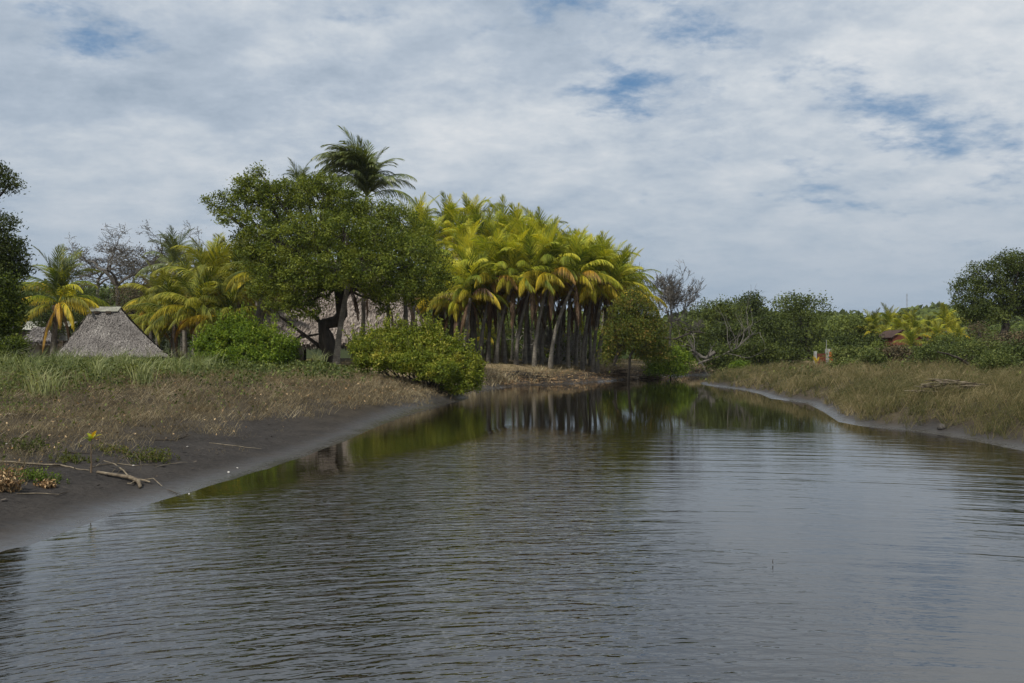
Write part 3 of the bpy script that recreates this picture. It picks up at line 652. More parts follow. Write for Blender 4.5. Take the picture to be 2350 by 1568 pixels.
for a in [(1650, 690, 830, 92, 150, 'grey green tree at the bend just right of the bare tree', 61), (1725, 668, 830, 98, 120, 'thin topped tree standing above the others left of the dark round tree', 62),
          (1860, 676, 830, 80, 200, 'broad dark round tree, biggest on the far right bank', 63), (1775, 715, 835, 76, 150, 'dense green tree against the left flank of the biggest dark tree', 64),
          (1590, 735, 835, 80, 130, 'low green tree behind the fallen branches at the bend', 65), (1690, 745, 838, 74, 140, 'mid height bushy tree above the far shoreline', 66),
          (1950, 725, 830, 84, 130, 'sloping green tree right of the biggest dark tree', 67), (1745, 775, 842, 68, 110, 'round bush tree low on the far shore', 68),
          (1650, 785, 846, 66, 90, 'small bush behind the driftwood limbs', 69), (2000, 770, 822, 74, 70, 'dark shrub left of the red house', 70),
          (1925, 770, 826, 70, 90, 'dark foliage tree above the small white and orange wall', 60)]:
    blobtree(a[0], a[1], a[2], a[3], a[4], a[5], a[6], group=G1, mat='leaf_far' if a[6] % 2 else 'leaf_dark', low=True, n=9, ncl=520, leaf=.24 * a[3] / 75, per=17, spread=.36)
b = P(2300, 772, 58); b.z = gh(b.x, b.y)
tree('broadleaf_tree', 'big dark tree at the right edge with spreading limbs and a wide crown', 'tree', b,
     [lobe(2225, 665, 58, 38, 34), lobe(2260, 630, 58, 40, 30), lobe(2310, 608, 59, 40, 28), lobe(2350, 600, 57, 42, 30), lobe(2230, 705, 57, 38, 32), lobe(2285, 680, 58, 45, 36), lobe(2335, 660, 58, 48, 36),
      lobe(2370, 630, 58, 45, 40), lobe(2260, 725, 57, 42, 24), lobe(2385, 690, 58, 50, 40), lobe(2330, 705, 60, 34, 22), lobe(2440, 660, 58, 60, 50)], 'leaf_dark', 1500, 22, .22, .17, 71, trad=(.3, .2),
     trunkpath=[b + Vector((0, 0, -.3)), P(2303, 768, 58), P(2310, 745, 58), P(2306, 720, 58)], bark='bark', twig=.06)
blobtree(2250, 735, 800, 52, 70, 'scrubby pale bush under the big right tree', 72, mat='leaf_brown', cat='shrub', name='shrub', low=True, ncl=160, leaf=.12, per=14, spread=.2)

# ------------------------------------------------------------------ right side palms, red house, small wall
G2 = 'small yellow green palms around the red house'
for i, (px, cy, D, s, lab) in enumerate([(2005, 752, 82, .9, 'leftmost small palm of the row by the red house'), (2040, 738, 84, .95, 'second palm from the left, tips bent to the right'), (2062, 757, 80, .85, 'short palm left of the red gable'),
        (2085, 742, 85, .9, 'darker palm rising behind the red gable'), (2100, 757, 78, .8, 'palm growing over the red roof'), (2128, 752, 80, .8, 'palm directly right of the red gable'),
        (2150, 766, 76, .7, 'low palm with yellow fronds beside the red wall'), (2170, 745, 80, 1.1, 'tallest bright palm right of the red house'), (2187, 757, 84, .9, 'palm at the right end of the row'),
        (2092, 786, 66, .75, 'tiny golden palm in front of the dark doorway'), (2030, 772, 78, .7, 'squat palm between the row and the grey brush'), (2200, 770, 70, .6, 'small palm near the scrub under the big right tree')]):
    c = P(px, cy + 14, D); b = Vector((c.x + .2, c.y, gh(c.x, c.y)))
    palm(b, c, lab, G2, 'far', s * .72, .13, seed=300 + i)
hb = P(2082, 790, 72); hz0 = gh(hb.x, hb.y) - .2; k = pm(72)
hs = empty('red_house', (hb.x, hb.y, hz0), 'small red house with dark openings half hidden by palms and scrub', 'house')
w_, d_ = 66 * k, 3.0; zr_ = P(2070, 760, 72).z - hz0; ze = P(2070, 776, 72).z - hz0
mb = MB()
V = [(-w_ / 2, 0, 0), (w_ / 2, 0, 0), (w_ / 2, 0, ze), (-w_ * .18, 0, zr_), (-w_ / 2, 0, ze * 1.02)]
V2 = [(x, y + d_, z_) for x, y, z_ in V]
Vv = V + V2
mb.add(Vv, Q=[(0, 1, 6, 5), (1, 2, 7, 6), (2, 3, 8, 7), (3, 4, 9, 8), (4, 0, 5, 9), (0, 1, 2, 4), (5, 6, 7, 9)], T=[(4, 2, 3), (9, 7, 8)])
mb.obj('wall', M['red_paint'], hs)
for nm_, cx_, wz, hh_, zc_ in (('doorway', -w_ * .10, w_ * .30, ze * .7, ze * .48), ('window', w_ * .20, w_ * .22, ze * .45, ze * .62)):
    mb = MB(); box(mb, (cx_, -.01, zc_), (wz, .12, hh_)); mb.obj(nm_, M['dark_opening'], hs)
mb = MB()
for x0, z0, x1, z1 in ((-w_ / 2 - .15, ze * 1.0, -w_ * .18, zr_ + .06), (-w_ * .18, zr_ + .06, w_ / 2 + .15, ze * .98)):
    mb.add([(x0, -.12, z0), (x1, -.12, z1), (x1, d_ + .3, z1), (x0, d_ + .3, z0), (x0, -.12, z0 + .07), (x1, -.12, z1 + .07), (x1, d_ + .3, z1 + .07), (x0, d_ + .3, z0 + .07)],
           [(0, 3, 2, 1), (4, 5, 6, 7), (0, 1, 5, 4), (1, 2, 6, 5), (2, 3, 7, 6), (3, 0, 4, 7)])
mb.obj('roof', M['rust_sheet'], hs)
wb = P(1890, 822, 50); wz0 = gh(wb.x, wb.y) - .1; k = pm(50)
ws = empty('painted_wall', (wb.x, wb.y, wz0), 'low white and orange painted wall at the edge of the right bank scrub', 'wall')
zt_ = P(1890, 801, 50).z - wz0
mb = MB(); box(mb, (-19 * k, 0, zt_ * .45), (5 * k, .18, zt_ * .9)); mb.obj('post', M['white_paint'], ws)
mb = MB(); box(mb, (-4 * k, .05, zt_ * .42), (24 * k, .1, zt_ * .75)); mb.obj('panel', M['red_paint'], ws)
mb = MB(); box(mb, (14 * k, -.1, zt_ * .5), (18 * k, .42, zt_)); mb.obj('pillar', M['white_paint'], ws)
mb = MB(); box(mb, (13 * k, -.32, zt_ * .62), (9 * k, .03, zt_ * .5)); mb.obj('panel', M['orange_paint'], ws)
mb = MB(); box(mb, (6 * k, -.05, zt_ * 1.2), (.025, .025, zt_ * .4)); mb.obj('rod', M['white_paint'], ws)

# ------------------------------------------------------------------ trees and thicket behind the left huts
for i, (x0, y0, D, dd, L, rad, lab, sd_) in enumerate([
        (268, 700, 74, (-.5, 0, 1), 4.3, .26, 'flat topped leafless tree behind the left hut, left one', 81),
        (345, 700, 76, (.35, 0, 1), 4.3, .26, 'leafless tree with wide crooked limbs, right of the flat topped one', 82),
        (420, 700, 80, (.15, 0, 1), 4.6, .26, 'twiggy leafless tree behind the dark palm', 83),
        (225, 700, 78, (-.2, .1, 1), 3.6, .2, 'small sparse tree beside the left palm', 84)]):
    b = P(x0, y0, D); b.z = gh(b.x, b.y) - .1
    bare_tree('sparse_tree', lab, (b.x, b.y, b.z), dd, L * .56, rad * .7, 6, sd_, .62, 'bark_grey', group='sparse trees behind the left huts', curl=.2, lift=.05, bole=P(x0, 655, D).z - b.z, kids=(2, 3), leafmat='leaf_brown', nleaf=1800, lsize=.15, minr=.017, cat='tree', flat=.16, shrink=.73, extra=[(1.2, .2, .8), (-1.3, .1, .7), (.2, -.8, .9)])
blobtree(300, 640, 800, 72, 170, 'brown green thicket tree behind the ridge of the left hut', 85, mat='leaf_brown', low=True, ncl=600, leaf=.18, spread=.3)
blobtree(395, 655, 800, 76, 140, 'dull green thicket tree left of the palm cluster', 86, mat='leaf_dark', low=True, ncl=500, leaf=.2, spread=.3)
blobtree(210, 655, 800, 66, 110, 'dark thicket tree behind the left palm', 87, mat='leaf_dark', low=True, ncl=500, leaf=.18, spread=.3)
blobtree(500, 650, 800, 78, 160, 'dark tree mass behind the palm cluster', 88, mat='leaf_dark', low=True, ncl=500, leaf=.2, spread=.3)
blobtree(620, 640, 800, 76, 150, 'dark tree behind the left slope of the large hut', 89, mat='leaf_dark', low=True, ncl=500, leaf=.2, spread=.3)
b = P(-70, 800, 34); b.z = gh(b.x, b.y)
tree('broadleaf_tree', 'tall dark feathery tree cut by the left edge of the picture', 'tree', b,
     [lobe(-10, 405, 34, 42, 26), lobe(20, 425, 34, 22, 13), lobe(-60, 470, 34, 40, 40), lobe(-8, 512, 34, 42, 24), lobe(-10, 560, 34, 62, 34), lobe(25, 585, 34, 38, 22), lobe(-20, 620, 34, 72, 36), lobe(30, 620, 34, 34, 20), lobe(-80, 560, 35, 60, 60),
      lobe(-60, 680, 34, 60, 40)], 'leaf_dark', 1300, 20, .17, .12, 91, trad=(.25, .13), trunkpath=[b, P(-75, 700, 34), P(-60, 600, 34), P(-45, 540, 34)], twig=.16)
b = P(-10, 805, 31); b.z = gh(b.x, b.y)
tree('broadleaf_tree', 'bushy green tree at the left edge below the feathery one', 'tree', b,
     [lobe(0, 660, 31, 38, 30), lobe(20, 700, 31, 34, 30), lobe(-10, 735, 31, 50, 34), lobe(25, 745, 31, 22, 22), lobe(-50, 700, 31, 50, 50)], 'leaf_mangrove', 700, 20, .16, .12, 92, trad=(.12, .07), twig=.1)
blobtree(95, 690, 790, 60, 110, 'dark shrubby tree behind the small thatched shelter', 93, mat='leaf_dark', low=True, ncl=420, leaf=.16, spread=.25)
blobtree(30, 775, 815, 30, 90, 'low dark bush in front of the small shelter at the left edge', 94, mat='leaf_mangrove', low=True, ncl=260, leaf=.1, spread=.14, cat='bush', name='bush', trad=(.05, .03))

# ------------------------------------------------------------------ huts
def thatch_roof(mb, ms, corners, ridge_, r, n, size=.42, w=.055, skirt=.25):
    """corners: 4 eave points (counter-clockwise from front-left), ridge_: 2 points"""
    A, B, C_, D_ = [np.array(c, float) for c in corners]; r0, r1 = [np.array(c, float) for c in ridge_]
    faces = [(A, B, r1, r0), (B, C_, r1, r1), (C_, D_, r0, r1), (D_, A, r0, r0)]
    for a, b, c, d in faces:
        ns, mt_ = 14, 10; u = np.linspace(0, 1, ns); v = np.linspace(0, 1, mt_)
        U, Vv = np.meshgrid(u, v); U = U[..., None]; Vv = Vv[..., None]
        G = (a * (1 - U) + b * U) * (1 - Vv) + (d * (1 - U) + c * U) * Vv
        G[..., 2] -= .10 * np.sin(math.pi * Vv[..., 0]) * 1.6 + .05 * np.sin(U[..., 0] * 9 + Vv[..., 0] * 4) * np.sin(math.pi * Vv[..., 0])
        I_ = np.arange(ns * mt_).reshape(mt_, ns); Q = np.stack([I_[:-1, :-1], I_[:-1, 1:], I_[1:, 1:], I_[1:, :-1]], -1).reshape(-1, 4)
        mb.add(G.reshape(-1, 3), Q)
        G2_ = G[:, :, :].copy(); G2_[..., 2] -= .18; mb.add(G2_.reshape(-1, 3), Q[:, ::-1])
        area = np.linalg.norm(np.cross(b - a, d - a)); k = int(n * area / 30)
        uu = r.uniform(0, 1, (k, 1)); vv = 1 - np.sqrt(r.uniform(0, 1, (k, 1))) if np.allclose(c, d) else r.uniform(0, 1, (k, 1))
        vv = np.where(r.uniform(0, 1, (k, 1)) < .12, r.uniform(0, .05, (k, 1)), vv)
        p = (a * (1 - uu) + b * uu) * (1 - vv) + (d * (1 - uu) + c * uu) * vv
        p[:, 2] -= .16 * np.sin(math.pi * vv[:, 0])
        nrm = unit(np.cross(b - a, (d + c) / 2 - a)); 
        if nrm[2] < 0: nrm = -nrm
        down = unit(((a + b) / 2 - (d + c) / 2)); along = unit(b - a)
        dirv = unit(down + along * r.normal(0, .35, (k, 1)) + nrm * r.normal(.10, .14, (k, 1)))
        s = unit(np.cross(dirv, nrm)); L = size * r.uniform(.5, 1.2, (k, 1)); ww = w * r.uniform(.5, 1.3, (k, 1))
        p = p + nrm * (.03 + r.uniform(0, .06, (k, 1)))
        V = np.stack([p - s * ww * .5, p + s * ww * .5, p + dirv * L + s * ww * .35 , p + dirv * L - s * ww * .35], 1)
        rr_ = np.clip(.5 + r.normal(0, .24, k), 0, 1); Cc = np.zeros((k, 4, 3)); Cc[:, :, 0] = rr_[:, None]
        ms.add(V, np.arange(k * 4).reshape(k, 4), C=Cc)
        ke = int(90 * np.linalg.norm(b - a)); ue = r.uniform(0, 1, (ke, 1)); pe = a * (1 - ue) + b * ue + nrm * .03
        de = unit(down * .5 + np.array([0, 0, -1.0]) + along * r.normal(0, .2, (ke, 1))); Le = size * r.uniform(.5, 1.3, (ke, 1)); we = along * w * .5
        Ve = np.stack([pe - we, pe + we, pe + de * Le + we * .4, pe + de * Le - we * .4], 1); Ce = np.zeros((ke, 4, 3)); Ce[:, :, 0] = r.uniform(.1, .8, (ke, 1))
        ms.add(Ve, np.arange(ke * 4).reshape(ke, 4), C=Ce)
# left hut with metal ridge cap
D = 45; r = np.random.default_rng(21)
c = P(255, 810, D); g0 = gh(c.x, c.y); hut = empty('thatched_hut', (c.x, c.y + 1, g0), 'grey thatched hut with pale metal ridge cap left of the palm cluster', 'hut')
o_ = hut.location
def loc(px, py, D, dz=0): v = P(px, py, D) - o_; return (v.x, v.y, v.z + dz)
mb, ms = MB(), MB()
ez = .42
fl, fr = loc(128, 805, D - 1.2), loc(386, 808, D - 1.0); bl, br = loc(145, 800, D + 5), loc(372, 800, D + 5)
fl, fr, bl, br = [(q[0], q[1], ez) for q in (fl, fr, bl, br)]
rl, rr_ = loc(214, 708, D + 1.8), loc(274, 708, D + 1.8)
thatch_roof(mb, ms, [fl, fr, br, bl], [rl, rr_], r, 17000, .24, .030)
rf = mb.obj('roof', M['thatch_base'], hut); tag(ms.obj('thatch', M['thatch'], rf), kind='stuff')
def corrugated(mb, p0, p1, dn, n=26, amp=.02, th=.012):
    p0, p1, dn = [np.array(q, float) for q in (p0, p1, dn)]
    t = np.linspace(0, 1, n * 4 + 1); up = unit(np.cross(p1 - p0, dn)); up = up if up[2] > 0 else -up
    e = p0 + np.outer(t, p1 - p0) + np.outer(np.sin(t * n * 2 * math.pi) * amp, up)
    V = np.concatenate([e, e + dn, e - up * th, e + dn - up * th]); m_ = len(t)
    Q = [(i, i + 1, m_ + i + 1, m_ + i) for i in range(m_ - 1)] + [(2 * m_ + i, 3 * m_ + i, 3 * m_ + i + 1, 2 * m_ + i + 1) for i in range(m_ - 1)]
    mb.add(V, Q)
ra = np.array(rl) + [-.15, 0, .10]; rb_ = np.array(rr_) + [.12, 0, .10]
for sgn in (-1, 1):
    mb = MB(); corrugated(mb, ra, rb_, (0, sgn * .45, -.30)); mb.obj('ridge_cap', M['metal_sheet'], hut)
mb = MB()
for tx in (.35, .72): box(mb, tuple(ra + (rb_ - ra) * tx + np.array([0, -.5, -.36])), (.28, .18, .14), .3)
mb.obj('ridge_weight', M['wood'], hut)
mb = MB()
for q in (fl, fr, bl, br):
    qq = np.array(q) * .9; tube(mb, [(qq[0], qq[1], -.3), (qq[0], qq[1], ez + .25)], [.09, .08], 6)
mb.obj('post', M['wood'], hut)
# small thatched shelter and metal roofed building at far left
D = 56; c = P(85, 800, D); g0 = gh(c.x, c.y)
sh = empty('thatched_shelter', (c.x, c.y, g0), 'small low shelter with rounded thatch and a pale wall behind the left palm', 'hut'); o_ = sh.location
mb, ms = MB(), MB(); ez = loc(60, 782, D)[2]
fl, fr = loc(44, 782, D - 1.5), loc(130, 782, D - 1.5); bl, br = loc(50, 782, D + 1.5), loc(125, 782, D + 1.5)
thatch_roof(mb, ms, [fl, fr, br, bl], [loc(78, 752, D), loc(112, 752, D)], r, 6000, .3, .05)
rf = mb.obj('roof', M['thatch_base'], sh); tag(ms.obj('thatch', M['thatch'], rf), kind='stuff')
mb = MB(); x0, x1 = loc(58, 0, D)[0], loc(120, 0, D)[0]; box(mb, ((x0 + x1) / 2, 0, ez / 2), (x1 - x0, 2.2, ez)); mb.obj('wall', M['plaster'], sh)
D = 64; c = P(65, 800, D); g0 = gh(c.x, c.y); bd = empty('metal_roofed_building', (c.x, c.y, g0), 'low building with grey corrugated roof behind the left palm', 'building'); o_ = bd.location
mb = MB(); p0, p1 = np.array(loc(15, 757, D)), np.array(loc(150, 757, D)); corrugated(mb, p0 + [0, -.3, 0], p1 + [0, -.3, 0], (0, 2.2, .75), 34); mb.obj('roof', M['metal_sheet'], bd)
mb = MB(); box(mb, ((p0[0] + p1[0]) / 2, 1.0, p0[2] / 2 - .05), (p1[0] - p0[0] - .5, 1.8, p0[2] - .1)); mb.obj('wall', M['wood'], bd)
mb = MB(); q = np.array(loc(143, 752, D - 3)); mb.add([q + [-.25, 0, -1.0], q + [.3, 0, -1.0], q + [.22, 0, -.1], q + [0, 0, .25], q + [-.2, 0, .1],
    q + [-.25, .2, -1.0], q + [.3, .2, -1.0], q + [.22, .2, -.1], q + [0, .2, .25], q + [-.2, .2, .1]], [(0, 1, 6, 5), (1, 2, 7, 6), (2, 3, 8, 7), (3, 4, 9, 8), (4, 0, 5, 9)], [(0, 1, 2), (0, 2, 3), (0, 3, 4), (5, 7, 6), (5, 8, 7), (5, 9, 8)])
mb.obj('gable_end', M['white_paint'], bd)
# large palapa
D = 50; c = P(790, 832, D); g0 = gh(c.x, c.y); pal = empty('thatched_palapa', (c.x, c.y + 3, g0), 'large open sided palapa with a great thatched roof behind the dark tree', 'hut'); o_ = pal.location
mb, ms = MB(), MB(); ez = loc(800, 781, D)[2]
fl, fr = loc(512, 781, D), loc(1018, 781, D); bl, br = loc(560, 781, D + 10), loc(1010, 781, D + 10)
fl, fr, bl, br = [(q[0], q[1], ez) for q in (fl, fr, bl, br)]
rl, rr_ = loc(690, 598, D + 5), loc(850, 598, D + 5)
thatch_roof(mb, ms, [fl, fr, br, bl], [rl, rr_], r, 5200, .5, .06)
rf = mb.obj('roof', M['thatch_base'], pal); tag(ms.obj('thatch', M['thatch_brown'], rf), kind='stuff')
for px, dd_ in ((560, .8), (683, .8), (742, 1.2), (868, .9), (960, .9), (700, 8), (830, 8), (940, 8)):
    q = loc(px, 800, D + dd_); mb = MB(); tube(mb, [(q[0], q[1], -.3), (q[0], q[1], ez + .1)], [.11, .09], 7); mb.obj('post', M['wood'], pal)
mb = MB(); tube(mb, [(fl[0] + .5, fl[1] + .8, ez + .02), (fr[0] - .5, fr[1] + .8, ez + .02)], [.09, .09], 6); mb.obj('beam', M['wood'], pal)
mb = MB(); q0, q1 = loc(745, 832, D + 2), loc(880, 832, D + 2); box(mb, ((q0[0] + q1[0]) / 2, q0[1], .14), (q1[0] - q0[0], 3, .28)); mb.obj('plinth', M['plaster'], pal)
mb = MB(); q0 = loc(768, 800, D + 1.5); box(mb, (q0[0], q0[1], ez / 2), (.45, .3, ez)); mb.obj('pillar', M['plaster'], pal)

# ------------------------------------------------------------------ palms on the left
def palm_at(tx, ty, D, label, group, style, seed, bx=None, by=None, size=1.0, rad=.15, **kw):
    c = P(tx, ty, D); bxx = bx if bx is not None else tx
    b = P(bxx, 820, D); b = Vector((b.x, b.y, gh(b.x, b.y)))
    return palm(b, c, label, group, style, size, rad, seed=seed, **kw)
spec = [('up', 'frond_dark', 95, 1.0), ('up', 'frond_dark', 10, 1.0), ('up', 'frond_dark', 250, 1.0), ('up', 'frond_green', 60, .95), ('up', 'frond_green', 150, .95), ('up', 'frond_dark', 300, .95), ('upright', 'frond_dark', 200, .95), ('upright', 'frond_green', 20, .95), ('upright', 'frond_green', 170, 1), ('upright', 'frond_dark', 340, .95), ('upright', 'frond_green', 275, .8), ('mid', 'frond_green', 185, .9),
        ('mid', 'frond_green', 350, .9), ('mid', 'frond_green', 215, .85), ('mid', 'frond_green', 325, .85), ('mid', 'frond_green', 100, .9), ('mid', 'frond_yellow', 165, .95), ('low', 'frond_green', 10, 1.0),
        ('low', 'frond_yellow', 195, .9), ('low', 'frond_yellow', 335, .95), ('low', 'frond_yellow', 355, 1.0), ('low', 'frond_green', 240, .8), ('droop', 'frond_yellow', 345, 1.0), ('droop', 'frond_yellow', 318, 1.0), ('droop', 'frond_orange', 300, .95),
        ('droop', 'frond_yellow', 190, 1.0), ('droop', 'frond_yellow', 215, .95), ('hang', 'frond_orange', 255, 1.1), ('hang', 'frond_dead', 230, 1.0), ('hang', 'frond_dead', 60, .9), ('droop', 'frond_yellow', 120, .9)]
palm_at(135, 697, 47, 'single coconut palm with orange drooping fronds left of the grey hut', None, 'grove', 11, bx=122, spec=spec, size=.94, rad=.17, nuts=6, bow=.3)
G3 = 'drooping yellow green palms between the left hut and the dark tree'
for i, (tx, ty, D, bx, st, sz, lab) in enumerate([
    (365, 700, 56, 360, 'droopy', .85, 'leftmost low palm beside the slope of the grey hut'), (345, 745, 50, 350, 'droopy', .62, 'lowest small palm with fronds over the hut eave'), (420, 690, 54, 425, 'droopy', .85, 'bushy palm just left of the tall drooping one'),
    (400, 735, 48, 402, 'droopy', .8, 'front palm with long fronds sweeping down to the left'), (480, 672, 50, 470, 'droopy', 1.05, 'big drooping palm with golden frond tips in the middle of the cluster'),
    (505, 655, 62, 500, 'grove_back', .95, 'bright topped palm rising highest beside the dark tree'), (550, 665, 50, 545, 'droopy', 1.05, 'palm with fronds curtaining down against the dark tree'), (455, 725, 46, 452, 'droopy', .85, 'palm half hidden behind the left bush'),
    (445, 672, 64, 445, 'droopy', .8, 'small bright palm crown behind the cluster'), (520, 740, 46, 515, 'droopy', .75, 'palm whose fronds touch the left bush'), (590, 640, 58, 590, 'droopy', .9, 'palm showing at the left fringe of the dark tree')]):
    palm_at(tx, ty, D, lab, G3, st, 30 + i, bx=bx, size=sz)
palm_at(398, 618, 68, 'dark green palm with upright fronds among the leafless trees', None, 'dark', 45, size=.95)
palm_at(613, 640, 45, 'palm with pale leaning trunk in front of the large hut roof', None, 'droopy', 46, bx=578, size=.8, rad=.2, mat='palm_trunk')
# tall wind-blown palm
spec = []
for az, kind, s_ in [(175, 'wind', 1.05), (185, 'wind', 1.12), (165, 'wind', .95), (200, 'wind', 1.0), (150, 'wind', 1.1), (190, 'up', 1.35), (160, 'upright', 1.25), (205, 'upright', 1.2), (120, 'upright', 1.15), (230, 'wind', .85), (100, 'up', 1.2),
                   (178, 'wind', .8), (170, 'upright', 1.3), (195, 'upright', 1.35), (215, 'upright', 1.25), (140, 'wind', 1.0), (240, 'upright', 1.3), (90, 'upright', 1.2), (270, 'up', 1.1), (10, 'upright', 1.1), (350, 'wind', .62), (30, 'up', 1.0), (340, 'upright', .95), (0, 'mid', 1.1), (190, 'mid', 1.1), (215, 'mid', 1.0), (260, 'upright', 1.05), (280, 'wind', .8), (310, 'mid', .95), (355, 'low', 1.1), (175, 'low', 1.1), (250, 'mid', .95), (330, 'mid', .9), (240, 'upright', 1.1)]:
    spec.append((kind, 'frond_dark', az, s_ * .93))
spec += [(k_, m_, az_ + 11, s_ * .92) for k_, m_, az_, s_ in spec if k_ in ('wind', 'upright', 'mid')]
palm_at(842, 455, 58, 'tall dark green palm with wind blown fronds above the big tree', None, 'dark', 47, bx=815, spec=spec, size=1.14, rad=.2)
palm_at(690, 447, 62, 'pale palm crown just showing over the left part of the big tree', None, 'dark', 48, size=.7)

# ------------------------------------------------------------------ the big dark tree
D = 41; b = P(762, 832, D); b.z = gh(b.x, b.y)
L_ = [(585, 440, 52, 34, 0), (560, 415, 25, 18, 0), (592, 392, 20, 14, 0), (625, 440, 45, 30, 0), (500, 478, 24, 14, 0), (475, 462, 16, 10, 0), (530, 500, 30, 18, -1), (560, 470, 40, 30, 0), (520, 455, 22, 14, 0), (650, 470, 60, 45, 0), (700, 440, 55, 38, 0), (740, 425, 48, 26, 0), (775, 455, 52, 38, 0), (720, 420, 28, 14, 1), (800, 470, 52, 36, 0),
      (850, 490, 50, 34, 0), (900, 490, 42, 26, .5), (930, 520, 45, 35, 0), (600, 520, 55, 45, -1), (570, 560, 40, 35, -.5), (600, 600, 48, 38, -1), (660, 560, 62, 50, -2), (720, 530, 62, 50, -2), (790, 540, 62, 50, -2.5), (860, 550, 60, 48, -2), (640, 640, 55, 40, -1.5), (700, 630, 60, 45, -2.5),
      (770, 620, 62, 48, -3), (840, 620, 60, 45, -3), (910, 600, 60, 50, -2), (960, 570, 48, 40, -1), (1000, 600, 38, 40, -.5), (970, 640, 50, 38, -1.5), (1015, 650, 26, 30, -.5), (905, 660, 48, 30, -2.5), (650, 690, 44, 26, -2), (695, 705, 40, 32, -2), (600, 660, 36, 28, -1), (720, 675, 50, 36, -1),
      (860, 670, 36, 26, -2), (955, 682, 32, 20, -1.5), (882, 700, 22, 20, -1.5)]
lobes = []
for px, py, rx, ry, dy in L_:
    c, rad = lobe(px, py, D + dy, rx, ry); lobes.append((c, (rad[0], min(rad[0], 1.3), rad[2])))
for px, py, rx, ry, dy in ((700, 520, 90, 70, 2.5), (820, 540, 95, 70, 3), (930, 600, 70, 60, 2.5), (640, 600, 70, 60, 2)):
    lobes.append(lobe(px, py, D + dy, rx, ry))
big = tree('mangrove_tree', 'huge dark spreading mangrove tree, the largest crown, in front of the palapa', 'tree', b, lobes, 'leaf_mangrove', 3900, 30, .16, .132, 101, trad=(.42, .26), twig=.05,
     trunkpath=[b + Vector((0, 0, -.3)), P(757, 800, D), P(748, 770, D), P(742, 745, D), P(772, 738, D), P(785, 722, D), P(782, 690, D), P(778, 660, D)])
r = np.random.default_rng(5); mt = MB()
for pts, rd in (([(740, 800), (700, 770), (660, 740), (640, 725)], .1), ([(745, 750), (715, 720), (680, 700), (650, 690)], .12), ([(782, 690), (820, 650), (880, 620), (940, 600)], .16), ([(778, 660), (740, 620), (690, 590), (640, 560)], .16), ([(778, 670), (790, 600), (800, 540)], .16), ([(762, 832), (735, 790), (735, 750)], .14), ([(770, 832), (752, 795), (750, 740)], .1),
                ([(645, 800), (690, 775), (740, 765)], .09), ([(700, 765), (670, 785), (640, 800)], .07)):
    pp = np.array([tuple(P(x, y, D - .1 * i) - b) for i, (x, y) in enumerate(pts)])
    tube(mt, pp, np.linspace(rd, rd * .5, len(pp)), 7)
mt.obj('branch', M['bark'], big, smooth=True)
# dark palm trunks in front of the palapa
G4 = 'slim dark palms standing between the palapa and the big tree'
for i, (tx, ty, bx, D, rad, lab) in enumerate([(800, 650, 771, 40, .15, 'thick leaning dark trunk in front of the palapa posts'), (835, 650, 833, 43, .13, 'thin straight dark trunk before the middle of the palapa roof'), (891, 690, 891, 44, .13, 'short straight trunk before the right part of the palapa roof'),
        (930, 680, 933, 45, .15, 'left of the paired trunks at the right end of the palapa'), (950, 690, 945, 46, .15, 'right of the paired trunks at the right end of the palapa'), (742, 790, 752, 41, .1, None)]):
    if lab is None: continue
    c = P(tx, ty, D); b2 = P(bx, 830, D)
    palm(Vector((b2.x, b2.y, gh(b2.x, b2.y))), c, lab, G4, spec=[('mid', 'frond_dark', 40, .7), ('mid', 'frond_dark', 160, .7), ('upright', 'frond_dark', 90, .8), ('low', 'frond_green', 200, .6), ('hang', 'frond_dead', 330, .75), ('upright', 'frond_dark', 270, .7)], size=.9, rad=rad, seed=60 + i, mat='palm_trunk')

# ------------------------------------------------------------------ palm grove on the far bank
G5 = 'yellow green coconut palms of the grove on the far bank'
front = [(1101, 1134, 655, 52, 'first tall leaning trunk from the left, rising out of the right bush'), (1121, 1131, 672, 54, 'straight dark trunk behind the first leaning one'), (1139, 1177, 660, 52, 'second trunk leaning right, beside the reed fence'),
         (1159, 1142, 665, 54, 'trunk leaning left that crosses behind the second leaner'), (1184, 1222, 655, 52, 'third right leaning trunk, curved and pale, clear of its neighbours'), (1205, 1212, 668, 54, 'straight dark trunk left of the middle gap'),
         (1215, 1206, 675, 57, 'slim dark trunk close behind the straight one left of the middle gap'), (1226, 1263, 642, 52, 'long pale trunk curving right in the middle of the grove'), (1243, 1260, 670, 56, 'short dark trunk behind the long pale curved one'),
         (1266, 1256, 672, 58, 'dark trunk leaning slightly left in the middle'), (1263, 1320, 652, 52, 'most slanted pale trunk, leaning far right'), (1279, 1298, 675, 57, 'dark trunk in the shadow of the most slanted one'),
         (1304, 1308, 672, 54, 'thin straight trunk right of the most slanted one'), (1321, 1338, 668, 56, 'dark trunk leaning right, fourth from the right end'), (1336, 1364, 672, 54, 'brown draped trunk third from the right end'),
         (1355, 1352, 680, 59, 'slim upright trunk behind the brown draped one'), (1361, 1384, 672, 54, 'dark trunk second from the right end, with dead fronds'), (1370, 1408, 690, 54, 'rightmost leaning trunk of the grove, next to the rusty tree')]
for i, (bx, tx, ty, D, lab) in enumerate(front):
    palm_at(tx, ty - 4, D, lab, G5, 'grove', 400 + i, bx=bx, size=.95, rad=.125, bow=.22)
